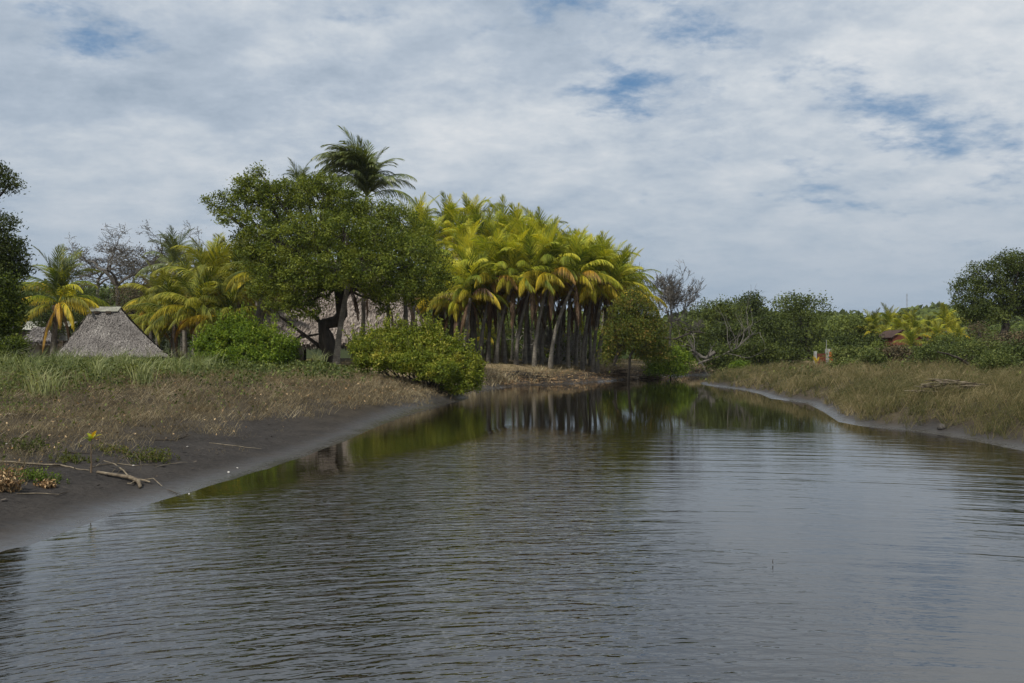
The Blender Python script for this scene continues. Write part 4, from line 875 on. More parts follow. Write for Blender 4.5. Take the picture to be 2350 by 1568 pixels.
left_ = [(1064, 1080, 680, 51, 'leaning trunk at the left side above the right bush'), (1082, 1084, 690, 54, 'straight trunk beside the leaning one above the right bush'), (1092, 1088, 680, 56, 'dark trunk behind the two above the right bush'),
         (1055, 1052, 700, 54, 'trunk with brown hanging fronds left of the leaning pair'), (1036, 1037, 692, 56, 'trunk in shade near the left end of the grove'), (1019, 1017, 700, 57, 'dark trunk right beside the palapa roof corner'), (989, 998, 695, 56, 'trunk crossing the right corner of the palapa roof')]
for i, (bx, tx, ty, D, lab) in enumerate(left_):
    palm_at(tx, ty + 4, D, lab, G5, 'grove', 430 + i, bx=bx, size=.88, rad=.12)
backs = []
names2 = ['left end', 'left half', 'left of centre', 'centre', 'right of centre', 'right half', 'right end']
for row, D, ys_, xs_ in (('second', 60, lambda x: np.interp(x, [1060, 1200, 1300, 1360, 1430], [630, 622, 632, 650, 690]), (1075, 1150, 1225, 1298, 1365, 1425)),
                         ('third', 65, lambda x: np.interp(x, [980, 1100, 1250, 1350, 1440], [595, 575, 596, 632, 670]), (985, 1055, 1125, 1195, 1265, 1332, 1392)),
                         ('topmost', 70, lambda x: np.interp(x, [960, 1060, 1110, 1180, 1270, 1350], [557, 540, 545, 580, 602, 642]), (965, 1028, 1090, 1160, 1232, 1300))):
    for j, x_ in enumerate(xs_):
        backs.append((row, D + (j * 7 % 4) * .7, x_ + rng.normal(0, 4), float(ys_(x_)) + rng.normal(0, 5), names2[j]))
for i, (row, D, x_, y_, nm_) in enumerate(backs):
    palm_at(x_, y_ + 6, D, '%s row palm crown in the %s of the dense grove' % (row, nm_), G5, 'grove_back' if row != 'second' else 'grove', 460 + i, bx=x_ - rng.uniform(0, 25), size=1.06 if row != 'topmost' else 1.14, rad=.095)
for i, (tx, ty, D, sz, lab) in enumerate([(1118, 780, 70, .7, 'small green palm seen between the left trunks behind the grove'), (1330, 770, 72, .6, 'small yellow palm low between the right trunks'), (1285, 800, 66, .5, 'tiny green palm seedling cluster on the ground behind the middle trunks')]):
    palm_at(tx, ty, D, lab, 'small palms seen between the grove trunks', 'far', 520 + i, size=sz)

# ------------------------------------------------------------------ trees and shrubs around the grove
D = 50; b = P(1440, 838, D); b.z = gh(b.x, b.y)
tree('mangrove_tree', 'rusty green tree with leaning stems at the right end of the palm grove', 'tree', b,
     [lobe(x, y, D + dy, rx, ry) for x, y, rx, ry, dy in ((1455, 695, 34, 22, 0), (1425, 720, 32, 26, 0), (1482, 722, 34, 28, 0), (1448, 745, 40, 28, -.6), (1502, 755, 28, 26, 0), (1408, 760, 24, 24, 0), (1470, 778, 42, 24, -.4), (1512, 788, 22, 20, .3), (1412, 798, 26, 18, .5), (1490, 810, 34, 16, .3), (1400, 822, 18, 12, .4), (1520, 815, 20, 14, .2), (1458, 672, 18, 12, .4))],
     'leaf_rust', 1000, 17, .24, .15, 111, trunkpath=[b + Vector((0, 0, -.2)), P(1446, 815, D), P(1460, 798, D), P(1468, 765, D)], trad=(.09, .05), bark='bark', twig=.08)
mt = MB(); q = np.array([tuple(P(x, y, D)) for x, y in ((1408, 838), (1415, 818), (1425, 800), (1432, 770))]); tube(mt, q, [.12, .1, .08, .05], 7)
tag(mt.obj('leaning_stem', M['bark']), 'bare leaning stem left of the rusty green tree trunk', 'tree stem')
D = 57; b = P(1540, 862, D); b.z = gh(b.x, b.y)
tree('shrub', 'round green bush overhanging the water at the end of the far bank', 'bush', b,
     [lobe(x, y, D, rx, ry) for x, y, rx, ry in ((1515, 830, 30, 20), (1545, 815, 34, 20), (1570, 832, 24, 20), (1540, 845, 38, 16), (1500, 848, 22, 12))], 'leaf_bush', 560, 18, .2, .14, 112, trad=(.07, .05))
b = P(1533, 815, 66); b.z = gh(b.x, b.y)
bare_tree('bare_tree', 'leafless grey tree with a fine fan of twigs right of the palm grove', b, (.0, 0, 1), 1.15, .11, 7, 121, .40, 'bark_grey', curl=.13, kids=(2, 3), minr=.013, shrink=.80, lift=.05, bole=P(1533, 742, 66).z - b.z, lean=(.3, 0), extra=[(.8, 0, .9), (-.6, 0, 1), (1.4, .1, .7), (.3, .3, 1)])
b = P(1488, 815, 72); b.z = gh(b.x, b.y)
bare_tree('bare_tree', 'second leafless tree partly behind the right end of the palms', b, (-.05, 0, 1), 3.1, .13, 6, 122, .36, 'bark_grey', curl=.12, kids=(2, 3), lift=.05, minr=.016, leafmat='leaf_dark', nleaf=500, lsize=.2, shrink=.74)
b = P(1262, 822, 60); b.z = gh(b.x, b.y)
bare_tree('bare_shrub', 'whitish leafless shrub seen between the middle palm trunks', b, (-.6, 0, 1), 1.5, .06, 5, 123, .55, 'bark_pale', kids=(2, 4), minr=.02, cat='shrub', extra=[(.9, 0, .9), (-.2, 0, 1), (.5, .1, 1), (1.2, 0, .6), (-1.1, 0, .7)], shrink=.74)
for (px, yt, yb, D, w, lab, sd_, mt_) in [(1150, 730, 828, 83, 120, 'dull green undergrowth behind the left grove trunks', 131, 'leaf_far'), (1240, 740, 828, 85, 120, 'undergrowth tree behind the white shrub', 132, 'leaf_bush'), (1330, 735, 828, 83, 110, 'dark undergrowth behind the right grove trunks', 133, 'leaf_far'),
                                     (1400, 745, 828, 79, 90, 'green undergrowth behind the rusty tree', 134, 'leaf_bush'), (1060, 745, 828, 79, 120, 'dark undergrowth beside the palapa end', 135, 'leaf_far'), (1290, 790, 832, 62, 60, 'low green shrub behind the slanted trunk', 136, 'leaf_mangrove')]:
    blobtree(px, yt, yb, D, w, lab, sd_, mat=mt_, low=True, ncl=420, leaf=.17, cat='undergrowth', name='undergrowth_shrub', group='undergrowth behind the palm grove', spread=.3)
# bushes on the left bank
def bush(label, D, lobes_, base, mat, ncl, seed, leaf=.11, per=19, spread=.10):
    b = P(base[0], base[1], D); b.z = gh(b.x, b.y); r = np.random.default_rng(seed)
    t = empty('mangrove_bush', b, label, 'bush'); mc, mt = MB(), MB()
    lb = []
    for x, y, rx, ry, dy in lobes_:
        c, rad = lobe(x, y, D + dy, rx, ry); lb.append((tuple(Vector(c) - b), rad))
    for c, rad in lb:
        for k in range(3):
            s0 = (c[0] * .35 + r.normal(0, .2), c[1] * .35 + r.normal(0, .2), -.1)
            tube(mt, wig(s0, np.array(c) + r.normal(0, .25, 3), 6, .1, r), np.linspace(.035, .012, 6), 4, cap=False)
    crown(mc, lb, ncl, per, spread, leaf, r, None, None, shell=.6)
    # upright sprigs breaking the outline
    for c, rad in lb:
        for k in range(13):
            d = unit(np.array([r.normal(0, .6), r.normal(0, .5), abs(r.normal(.9, .3))])); p0 = np.array(c) + d * np.array(rad) * .85
            p1 = p0 + (d * .6 + np.array([0, 0, .5])) * r.uniform(.15, .75); q = wig(p0, p1, 9, .05, r); tube(mt, q, np.full(9, .006), 3, cap=False)
            leaves(mc, np.repeat(q, 3, 0) + r.normal(0, .035, (27, 3)), leaf, r, tone=.7, up=.8)
    mt.obj('stem', M['bark'], t); mc.obj('crown', M[mat], t)
bush('bright green round mangrove bush left of the palapa posts', 32, [(490, 800, 40, 34, 0), (520, 770, 38, 28, .3), (560, 775, 45, 34, 0), (610, 785, 42, 32, 0), (650, 800, 32, 30, 0), (500, 825, 42, 24, -.4), (560, 820, 52, 30, -.8), (620, 825, 45, 26, -.6), (475, 790, 24, 22, .3), (660, 820, 22, 22, 0), (545, 750, 24, 16, .3)], (560, 838), 'leaf_bush', 1500, 141)
bush('wide yellow green mangrove bush at the tip of the left bank above the water', 31, [(830, 800, 32, 26, 1.5), (870, 790, 40, 30, 1), (920, 790, 45, 32, .6), (960, 785, 42, 30, .5), (1000, 790, 40, 30, .3), (1040, 815, 40, 34, 0), (1075, 845, 34, 36, -.2), (1085, 870, 26, 28, -.5), (960, 830, 50, 28, -.6), (1010, 850, 50, 28, -1), (900, 825, 45, 22, .2), (1050, 880, 34, 22, -.8), (840, 825, 30, 16, 1), (985, 765, 22, 14, .5), (900, 768, 18, 12, .8)], (1000, 865), 'leaf_yellowbush', 2300, 142)

# ------------------------------------------------------------------ reed fence, debris, drift limbs on the far bank
D = 58; q0, q1 = P(1108, 800, D), P(1168, 800, D); g0 = gh(q0.x, D); fc = empty('reed_fence', ((q0.x + q1.x) / 2, D, g0), 'brown reed fence panel behind the left grove trunks', 'fence')
r = np.random.default_rng(31); wd = q1.x - q0.x; hh_ = P(1108, 785, D).z - g0; n_ = 24
reed = MB(); tube(reed, [(0, 0, -.1), (0, 0, hh_)], [.035, .028], 5); rm = reed.mesh('reed', M['cane'])
for i in range(n_): add_obj('reed', rm, fc, (-wd / 2 + wd * i / (n_ - 1), r.normal(0, .02), 0), (r.normal(0, .02), r.normal(0, .03), 0), (1, 1, r.uniform(.85, 1.05)))
for zf in (.35, .8):
    mb = MB(); tube(mb, [(-wd / 2, -.05, hh_ * zf), (wd / 2, -.05, hh_ * zf)], [.03, .03], 5); mb.obj('rail', M['cane'], fc)
def snag(name, label, cat, pts, D, rad, seed, nb=6, mat='driftwood', blen=.5):
    r = np.random.default_rng(seed); P3 = [P(x, y, D) for x, y in pts]; b = P3[0].copy(); t = empty(name, b, label, cat); mb = MB()
    pp = np.array([tuple(p - b) for p in P3]); seg = []
    for a, c in zip(pp[:-1], pp[1:]): seg.append(wig(a, c, 5, .05, r)[:-1])
    seg = np.concatenate(seg + [pp[-1:]]); tube(mb, seg, np.linspace(rad, rad * .35, len(seg)), 7)
    mb.obj('stem', M[mat], t)
    for i in range(nb):
        mb = MB(); p0 = seg[int(r.integers(2, len(seg)))]; grow(mb, p0, unit(r.normal(0, 1, 3) + [0, 0, .8]), blen * r.uniform(.6, 1.3), rad * .4, 2, r, .4, .15, (1, 2), .008)
        mb.obj('branch', M[mat], t)
snag('driftwood_limb', 'grey fallen limb with twigs lying at the bend of the river', 'dead branch', [(1640, 808), (1620, 822), (1600, 818), (1588, 811)], 64, .16, 151, 9, 'bark_grey', 1.2)
snag('driftwood_limb', 'thin dead branches leaning over the far shore below the green trees', 'dead branch', [(1600, 835), (1640, 822), (1690, 800), (1720, 770)], 65, .1, 152, 14, 'bark_grey', 1.6)
snag('dark_limb', 'dark bare bough reaching right from behind the rusty tree', 'dead branch', [(1510, 775), (1550, 778), (1590, 762), (1620, 765)], 60, .1, 153, 6, 'bark', .9)
snag('fallen_log', 'dark fallen log with a pale tip in the green scrub on the right bank', 'log', [(2222, 836), (2200, 822), (2175, 812), (2150, 808)], 32, .06, 154, 3, 'bark', .3)
snag('broken_twig', 'tiny twig poking out of the open water on the right', 'twig', [(1774, 1294), (1773, 1288), (1774, 1283)], 6.5, .004, 155, 0, 'bark')

def pile(name, label, cat, px, py, D, w, h, n, mat, seed, kind=None, L=.5, wd=.03, flat=.15):
    r = np.random.default_rng(seed); c = P(px, py, D); c.z = gh(c.x, c.y)
    mb = MB(); k = pm(D)
    for i in range(n):
        a = r.uniform(-.6, .6) + (math.pi if r.uniform() < .5 else 0); x = r.normal(0, .3) * w; y = r.normal(0, .3) * w * .5
        zz_ = h * math.exp(-(x / w * 2.2) ** 2) * r.uniform(0, 1); l = L * r.uniform(.5, 1.3)
        p0 = np.array([x, y, zz_ + .03 + (.22 if name == 'stick_pile' else 0)]); d = np.array([math.cos(a), math.sin(a) * .6, r.normal(0, flat)]) * l
        g_ = gh(c.x + x, c.y + y) - c.z; p0[2] += g_
        tube(mb, wig(p0 - d / 2, p0 + d / 2, 4, .06, r), np.linspace(wd, wd * .5, 4) * r.uniform(.5, 1.2), 4, rnd=r.uniform(0, 1), cap=False)
    o = mb.obj(name, M[mat], loc=c); tag(o, label, cat); return o
pile('stick_pile', 'pile of pale dry sticks lying in the grass of the right bank', 'sticks', 2165, 905, 20, 1.1, .22, 60, 'driftwood', 161, L=.75, wd=.016, flat=.06)
pile('palm_debris', 'heap of reddish brown palm debris under the rusty tree', 'debris', 1432, 822, 56, 1.6, .7, 120, 'cane', 162, L=.8, wd=.03)
pile('palm_debris', 'reddish heap of dead fronds at the waterline by the round bush', 'debris', 1500, 858, 59, 1.5, .5, 120, 'cane', 163, L=.8, wd=.03)
pile('dead_fronds', 'dark dead fronds lying flat in front of the left grove trunks', 'debris', 1215, 842, 47, 2.2, .08, 60, 'bark', 164, L=1.2, wd=.022, flat=.03)
pile('palm_debris', 'low litter of dead fronds on the shore right of the round bush', 'debris', 1600, 858, 64, 2.0, .2, 90, 'cane', 165, L=.8, wd=.03)
# fallen frond litter along the eroded edge of the far bank
r = np.random.default_rng(41); mb = MB(); n = 5200
s = r.uniform(0, 1, n); i_ = 22 + s * 8; pl = np.array(LEFT); i0 = i_.astype(int); f = (i_ - i0)[:, None]
bp = pl[i0] * (1 - f) + pl[i0 + 1] * f; tg = unit(pl[i0 + 1] - pl[i0]); nr = np.stack([-tg[:, 1], tg[:, 0]], 1)
off = np.abs(r.normal(0, 1.1, n)) + .1; q = bp + nr * off[:, None]; hq, dq, *_ = ground(q[:, 0], q[:, 1]); ok = dq > .08; q, hq = q[ok], hq[ok]
pos = np.stack([q[:, 0], q[:, 1], hq + .03], 1)
leaves(mb, pos, .26, r, up=.0, aspect=.16, out=np.array([0, 0, 0]), jit=.7)
V = mb.V[0].reshape(-1, 4, 3); V[:, :, 2] = V[:, :1, 2] + (V[:, :, 2] - V[:, :1, 2]) * .35; mb.V[0] = V.reshape(-1, 3)
tag(mb.obj('frond_litter', M['litter']), 'litter of dry frond bits on the eroded far bank', kind='stuff')

# ------------------------------------------------------------------ grasses and ground cover (countless)
def pts(n, x0, x1, y0, y1, r, test, pw=1.0, wob=True):
    x, y = scatter(n, x0, x1, y0, y1, r, pw); ok = np.abs(x) < y * .68 + 3; x, y = x[ok], y[ok]
    h_, d_, s_, f_, m_ = ground(x, y); k = test(x, y, d_, s_, f_, m_); return np.stack([x[k], y[k], h_[k]], 1), d_[k]
r = np.random.default_rng(71)
def tuft(p, k, sp, r):
    q = np.repeat(p, k, 0); q[:, :2] += r.normal(0, sp, (len(q), 2)); return q
# left bank: brown dry brush
def t_brown(x, y, d, s, f, m):
    nzv = fnoise(x, y, 2.2, 2) * 1.3 + fnoise(x, y, .8, 6) * .6
    lo = 2.2 * m + .3 * (1 - m); e = (d + nzv * (0.35 + .45 * m) - lo)
    pr = np.where(e > 0, np.clip(.35 + e * .6, 0, 1), 0.05 * m * (d > .9) + .35 * m * (d > 1.6) * (nzv > .45)) * np.clip(1 + 1.6 * fnoise(x, y, .7, 25), .15, 1) * np.interp(d, [7.5, 12], [1, .35])
    return (~s) & (f < .5) & (d > .15) & (r.uniform(0, 1, len(x)) < pr)
p, d = pts(26000, -24, -1, 6, 36, r, t_brown, 1.5)
mb = MB(); q = tuft(p, 9, .12, r); sc_ = np.clip(q[:, 1] / 16, .75, 1.8)
blades(mb, q, np.repeat(r.uniform(.08, .34, len(p)), 9) * np.clip(sc_, .8, 1.15), .0065 * sc_, r, lean=1.5, lift=.8, tone=np.repeat(r.uniform(.1, .95, len(p)), 9))
tag(mb.obj('dry_brush', M['grass_dry']), 'brown dry brush and grass covering the left bank', kind='stuff')
mb = MB(); q = tuft(p[::9], 1, .1, r); blades(mb, q, .42, .007 * np.clip(q[:, 1] / 16, .8, 1.6), r, lean=1.8, lift=.6, tone=.95)
tag(mb.obj('dead_stems', M['grass_dry']), 'long pale dead stems tangled in the brown brush', kind='stuff')
mb = MB(); k = r.uniform(0, 1, len(p)) < .45; q = tuft(p[k], 1, .1, r); q[:, 2] += r.uniform(.01, .14, len(q))
leaves(mb, q, .046 * np.clip(q[:, 1] / 16, .8, 1.6), r, up=.0, aspect=.6)
tag(mb.obj('fallen_leaves', M['litter']), 'pale fallen leaves caught in the brown brush of the left bank', kind='stuff')
# low green creepers within the brush and the green belt behind
def t_green(x, y, d, s, f, m):
    e = d + fnoise(x, y, 3.5, 17) * 2.4 - (6.2 * m + 3.4 * (1 - m)); return (~s) & (f < .6) & (r.uniform(0, 1, len(x)) < np.clip(e * .35, .08 * (d > 2.6), 1))
p, d = pts(26000, -34, -1, 9, 42, r, t_green, 1.1)
mb = MB(); q = tuft(p, 4, .16, r); sc_ = np.clip(q[:, 1] / 18, .8, 2); q[:, 2] += r.uniform(.03, .30, len(q)) * np.clip(sc_, 0, 1.2)
leaves(mb, q, .075 * sc_, r, up=.5, aspect=.55)
tag(mb.obj('ground_cover', M['cover_green']), 'low leafy green cover behind the brown brush', kind='stuff')
mb = MB(); q = tuft(p[::2], 4, .12, r); sc_ = np.clip(q[:, 1] / 18, .8, 2)
blades(mb, q, .34, .011 * sc_, r, lean=.8)
tag(mb.obj('green_grass', M['grass_green']), 'short green grass among the leafy cover of the left bank', kind='stuff')
# tall cane-like grass
def t_cane(x, y, d, s, f, m): return (~s) & (f < .3) & (d > 7.2 + 1.4 * fnoise(x, y, 4, 23)) & (x < -5) & (r.uniform(0, 1, len(x)) < np.interp(x / y, [-.34, -.26], [1, .02]))
p, d = pts(1150, -30, -5, 12, 34, r, t_cane, 1.0)
mb = MB(); q = tuft(p, 13, .07, r); sc_ = np.clip(q[:, 1] / 20, .8, 1.6); hs_ = np.repeat(r.uniform(.3, .95, len(p)), 13)
blades(mb, q, hs_, .018 * sc_, r, lean=.85)
tag(mb.obj('tall_grass', M['grass_cane']), 'tall pale green arching grass in front of the left huts', kind='stuff')
# right bank dry grass
def t_r(x, y, d, s, f, m):
    e = d + fnoise(x, y, 1.6, 14) * .25 - .30; return s & (r.uniform(0, 1, len(x)) < np.clip(e * 2.2, 0, 1) * np.interp(d, [10, 16, 30], [1, .45, .1]))
p, d = pts(32000, 7, 46, 8, 62, r, t_r, 1.35)
p2, d2 = pts(9000, 8, 24, 9, 27, r, t_r, 1.0); p = np.concatenate([p[p[:, 1] > 12], p2])
p = p[r.uniform(0, 1, len(p)) < np.clip(.85 + .9 * fnoise(p[:, 0], p[:, 1], 1.3, 31), .32, 1)]
mb = MB(); q = tuft(p, 10, .055, r); sc_ = np.clip(q[:, 1] / 18, .8, 2.2)
hh2 = np.repeat(.44 * (1 + .5 * fnoise(p[:, 0], p[:, 1], 1.9, 33)) * r.uniform(.5, 1.45, len(p)), 10)
tn = np.repeat(np.clip(.45 - .25 * fnoise(p[:, 0], p[:, 1], 3.5, 30) + r.normal(0, .2, len(p)), 0, 1), 10)
blades(mb, q, hh2, .0095 * sc_, r, lean=1.25, tone=tn)
tag(mb.obj('marsh_grass', M['grass_mix']), 'dry olive and brown grass covering the right bank', kind='stuff')
def t_rg(x, y, d, s, f, m):
    e = d + fnoise(x, y, 4, 37) * 2.2 - 9.5; return s & (r.uniform(0, 1, len(x)) < np.clip(e * .3, 0.03, 1))
p, d = pts(26000, 12, 60, 14, 66, r, t_rg, 1.0)
mb = MB(); q = tuft(p, 5, .25, r); sc_ = np.clip(q[:, 1] / 25, .9, 2.2); q[:, 2] += r.uniform(.05, .55, len(q)) * (1 + .5 * fnoise(q[:, 0], q[:, 1], 3, 11))
leaves(mb, q, .095 * sc_, r, up=.5, aspect=.5)
tag(mb.obj('ground_cover', M['cover_green']), 'leafy green creepers over the upper right bank', kind='stuff')
# far bank grass
def t_f(x, y, d, s, f, m):
    return (~s) & (f > .3) & (d > .9) & (d < 30) & (r.uniform(0, 1, len(x)) < np.clip(.55 + fnoise(x, y, 3, 4) * 1.2 - np.where(x < 2.5, .25, 0), .12, 1))
p, d = pts(11000, -22, 24, 38, 86, r, t_f, 1.0)
mb = MB(); q = tuft(p, 5, .12, r); blades(mb, q, .17, .026, r, lean=1.0)
tag(mb.obj('far_grass', M['grass_mix']), 'short dry grass on the far bank under the palms', kind='stuff')
def t_f2(x, y, d, s, f, m): return (~s) & (y > 36) & (d > .25) & (d < 3.0) & (r.uniform(0, 1, len(x)) < np.where((x < 2.2) | (x > 13), .95, .10))
p, d = pts(9000, -4, 24, 36, 80, r, t_f2, 1.6)
mb = MB(); q = tuft(p, 6, .14, r); blades(mb, q, .42, .022, r, lean=1.2)
tag(mb.obj('bank_tufts', M['grass_dry']), 'drooping dry grass tufts on the edge of the far bank', kind='stuff')

# ------------------------------------------------------------------ shrubs on the right bank
G6 = 'green shrubs on the upper right bank'
for i, (px, yt, yb, D, w, mt_, lab) in enumerate([
        (2150, 792, 840, 40, 120, 'cover_green', 'pale green shrub below the red house'), (2240, 785, 850, 36, 150, 'cover_green', 'wide leafy shrub mound right of the fallen log'), (2330, 790, 850, 34, 120, 'cover_green', 'green shrub mound at the right picture edge'),
        (2060, 800, 838, 46, 90, 'leaf_brown', 'grey brown brush left of the pale green shrub'), (1950, 800, 840, 48, 80, 'cover_green', 'small feathery green shrub right of the white and orange wall'), (2100, 803, 835, 56, 120, 'cover_green', 'shrub directly under the red wall'),
        (2200, 770, 830, 52, 140, 'leaf_far', 'tall shrub behind the wide leafy mound'), (2320, 765, 830, 50, 140, 'leaf_brown', 'purplish brown brush beneath the big right tree'), (1935, 838, 858, 40, 50, 'cover_green', 'low olive bush on the right bank in front of the small wall'),
        (1995, 812, 850, 42, 80, 'cover_green', 'yellow green bush between the small wall and the brown brush'), (2280, 820, 868, 28, 90, 'cover_green', 'low dense green bush above the stick pile'), (1700, 838, 852, 52, 30, 'leaf_bush', 'little bright green sprig bush at the tip of the right bank'),
        (2020, 785, 830, 62, 80, 'leaf_far', 'dark leafy shrub beside the leftmost small palm')]):
    blobtree(px, yt, yb, D, w, lab, 200 + i, mat=mt_, low=True, ncl=330, leaf=.11 * D / 36, cat='shrub', name='shrub', group=G6, spread=.2, trad=(.04, .02), per=16)
blobtree(1905, 786, 812, 54, 90, 'flat topped pale shrub hanging over the small wall', 220, mat='leaf_far', low=True, ncl=160, leaf=.14, cat='shrub', name='shrub', spread=.2, trad=(.04, .02))
# yellowish plant with drooping leaves at the small wall
b = P(1873, 822, 49); b.z = gh(b.x, b.y); t = empty('yellow_plant', b, 'small yellow leaved plant against the dark red wall panel', 'plant'); mb = MB(); r2 = np.random.default_rng(9)
blades(mb, np.tile([[0, 0, 0.3]], (26, 1)) + r2.normal(0, .03, (26, 3)), .55, .06, r2, lean=.8, tone=.8); mb.obj('leaf', M['frond_yellow'], t)

# ------------------------------------------------------------------ things on the left beach
def gp(px, py, dz=0.0):
    """point of the ground seen at a photograph position"""
    lo, hi = 4.0, 60.0
    for D in np.arange(4, 60, .1):
        p = P(px, py, D)
        if p.z <= gh(p.x, p.y) + 1e-4: return Vector((p.x, p.y, gh(p.x, p.y) + dz))
    return P(px, py, 60)
def stick(label, pts_, rad, seed, lift=.012, amp=.04, mat='driftwood', name='twig', cat='twig', twigs=0):
    r = np.random.default_rng(seed); g_ = [gp(x, y) for x, y in pts_]; b = g_[0].copy(); mb = MB()
    pp = [np.array(tuple(p - b)) for p in g_]; seg = []
    for a, c in zip(pp[:-1], pp[1:]): seg.append(wig(a, c, 5, amp, r)[:-1])
    seg = np.concatenate(seg + [np.array([pp[-1]])])
    for s_ in seg:
        s_[2] = max(s_[2], gh(b.x + s_[0], b.y + s_[1]) - b.z) + lift
    tube(mb, seg, rad * np.interp(np.linspace(0, 1, len(seg)), [0, .4, 1], [.7, 1, .35]), 5, rnd=r.uniform(.3, .9))
    if not twigs: o = mb.obj(name, M[mat], loc=b); return tag(o, label, cat)
    t = empty(name, b, label, cat); mb.obj('stem', M[mat], t)
    for i in range(twigs):
        m2 = MB(); p0 = seg[int(r.integers(1, len(seg)))]; d = unit(np.array([r.normal(), r.normal(), abs(r.normal(0, .4))])); tube(m2, wig(p0, p0 + d * r.uniform(.1, .35), 5, .1, r), np.linspace(rad * .4, rad * .15, 5), 4); m2.obj('side_twig', M[mat], t)
    return t
# driftwood log: split, thick at the lower end
r = np.random.default_rng(77); g_ = [gp(222, 1088), gp(262, 1097), gp(298, 1106), gp(318, 1114), gp(322, 1122)]; b = g_[0].copy()
t = empty('driftwood_log', b, 'weathered piece of driftwood with a forked knobbly end on the dark sand', 'driftwood')
mb = MB(); pp = np.array([tuple(p - b) for p in g_]); pp[:, 2] += [.015, .03, .045, .04, .01]
for k in range(3):
    o_ = np.array([0, .018 * (k - 1), .006 * k]); m0 = MB(); tube(m0, pp + o_, np.array([.009, .017, .027, .028, .016]) * (1.05 if k == 1 else .6), 8, rnd=.35 + .2 * k); m0.obj('stem' if k == 1 else 'splinter', M['driftwood'], t, smooth=True)
for pts_, rd in (([(305, 1108), (325, 1109), (345, 1112)], .016), ([(300, 1106), (283, 1092), (262, 1080), (238, 1072), (222, 1076)], .009), ([(312, 1112), (300, 1118), (292, 1116)], .012), ([(330, 1110), (352, 1116), (372, 1124)], .007)):
    q = np.array([tuple(gp(x, y) - b) for x, y in pts_]); q[:, 2] += .03
    q[:, 2] += .05 * np.sin(np.linspace(0, 3.14, len(q))) * (rd < .01); m2 = MB(); tube(m2, q, np.linspace(rd, rd * .6, len(q)), 6, rnd=.7); m2.obj('branch', M['driftwood'], t)
ST = [('long pale vine root running in from the left edge to the seedling', [(0, 1062), (40, 1066), (90, 1070), (140, 1072), (170, 1078), (205, 1082)], .016), ('thin arching runner left of the seedling', [(38, 1085), (70, 1078), (110, 1075), (160, 1074)], .008),
      ('pale runner arching right of the seedling to the small dry bush', [(205, 1078), (235, 1070), (270, 1067), (310, 1071), (360, 1072)], .008), ('thin runner trailing on right past the small dry bush', [(360, 1073), (395, 1066), (430, 1064)], .006),
      ('straight pale stick below the green creeper', [(38, 1137), (70, 1138), (135, 1140)], .009), ('short stick beside the dead brown plant', [(20, 1136), (35, 1126), (42, 1120)], .007), ('pale straight stick above the seedling leaves', [(145, 1043), (180, 1043), (220, 1044)], .009),
      ('dark twig reaching into the water edge', [(383, 1129), (400, 1136), (415, 1139)], .008), ('bent grey twig at the upper edge of the dark sand', [(355, 1014), (400, 1013), (425, 1005), (440, 1000)], .009), ('long thin twig lying on the sand right of the brush', [(480, 1020), (530, 1026), (600, 1032)], .007),
      ('whitish bleached branch in the brush at the left edge', [(0, 953), (20, 954), (42, 955)], .025), ('small fork of pale twigs in the dry brush', [(118, 1030), (132, 1022), (142, 1016)], .007), ('slanting pale twig right of the seedling top', [(228, 1012), (245, 1022), (262, 1032)], .012),
      ('short twig above the green creeper', [(70, 1092), (95, 1096), (115, 1099)], .007), ('thin twig in the sand between green creeper and driftwood', [(128, 1142), (150, 1136), (160, 1130)], .005)]
for i, (lab, p_, rd) in enumerate(ST): stick(lab, p_, rd, 600 + i, mat='bark' if lab.startswith('dark') else 'driftwood', twigs=4 if i in (0, 2) else 0)
# mangrove seedling
b = gp(209, 1085); t = empty('mangrove_seedling', b, 'lone mangrove seedling with a tuft of yellow green leaves on a bare stem', 'seedling'); r = np.random.default_rng(88)
H_ = P(209, 1008, b.y).z - b.z; mb = MB(); tube(mb, [(0, 0, -.05), (.004, 0, H_ * .3), (-.006, 0, H_ * .7), (0, 0, H_)], [.016, .009, .006, .005], 7); mb.obj('stem', M['cane'], t)
for i, (a, el, l) in enumerate([(20, 35, .15), (160, 55, .13), (200, 20, .12), (-20, 60, .17), (80, 50, .12), (280, 40, .12), (130, -5, .1), (40, 10, .12)]):
    d = np.array([math.cos(R(a)) * math.cos(R(el)), math.sin(R(a)) * math.cos(R(el)), math.sin(R(el))]); s = unit(np.cross(d, [0, 0, 1])); nn_ = np.cross(s, d)
    V = []; 
    for tt, w in ((0, .006), (.3, .05), (.6, .06), (.85, .035), (1, .002)):
        c = np.array([0, 0, H_]) + d * l * tt - np.array([0, 0, .03 * tt ** 2]); V += [c - s * w * .5 + nn_ * w * .15, c, c + s * w * .5 + nn_ * w * .15]
    Q = [(k * 3 + j, k * 3 + j + 1, (k + 1) * 3 + j + 1, (k + 1) * 3 + j) for k in range(4) for j in range(2)]
    C = np.zeros((15, 3)); C[:, 0] = r.uniform(.4, 1); m2 = MB(); m2.add(V, Q, C=C); m2.obj('leaf', M['frond_orange'] if i in (3, 7) else M['frond_green'], t)
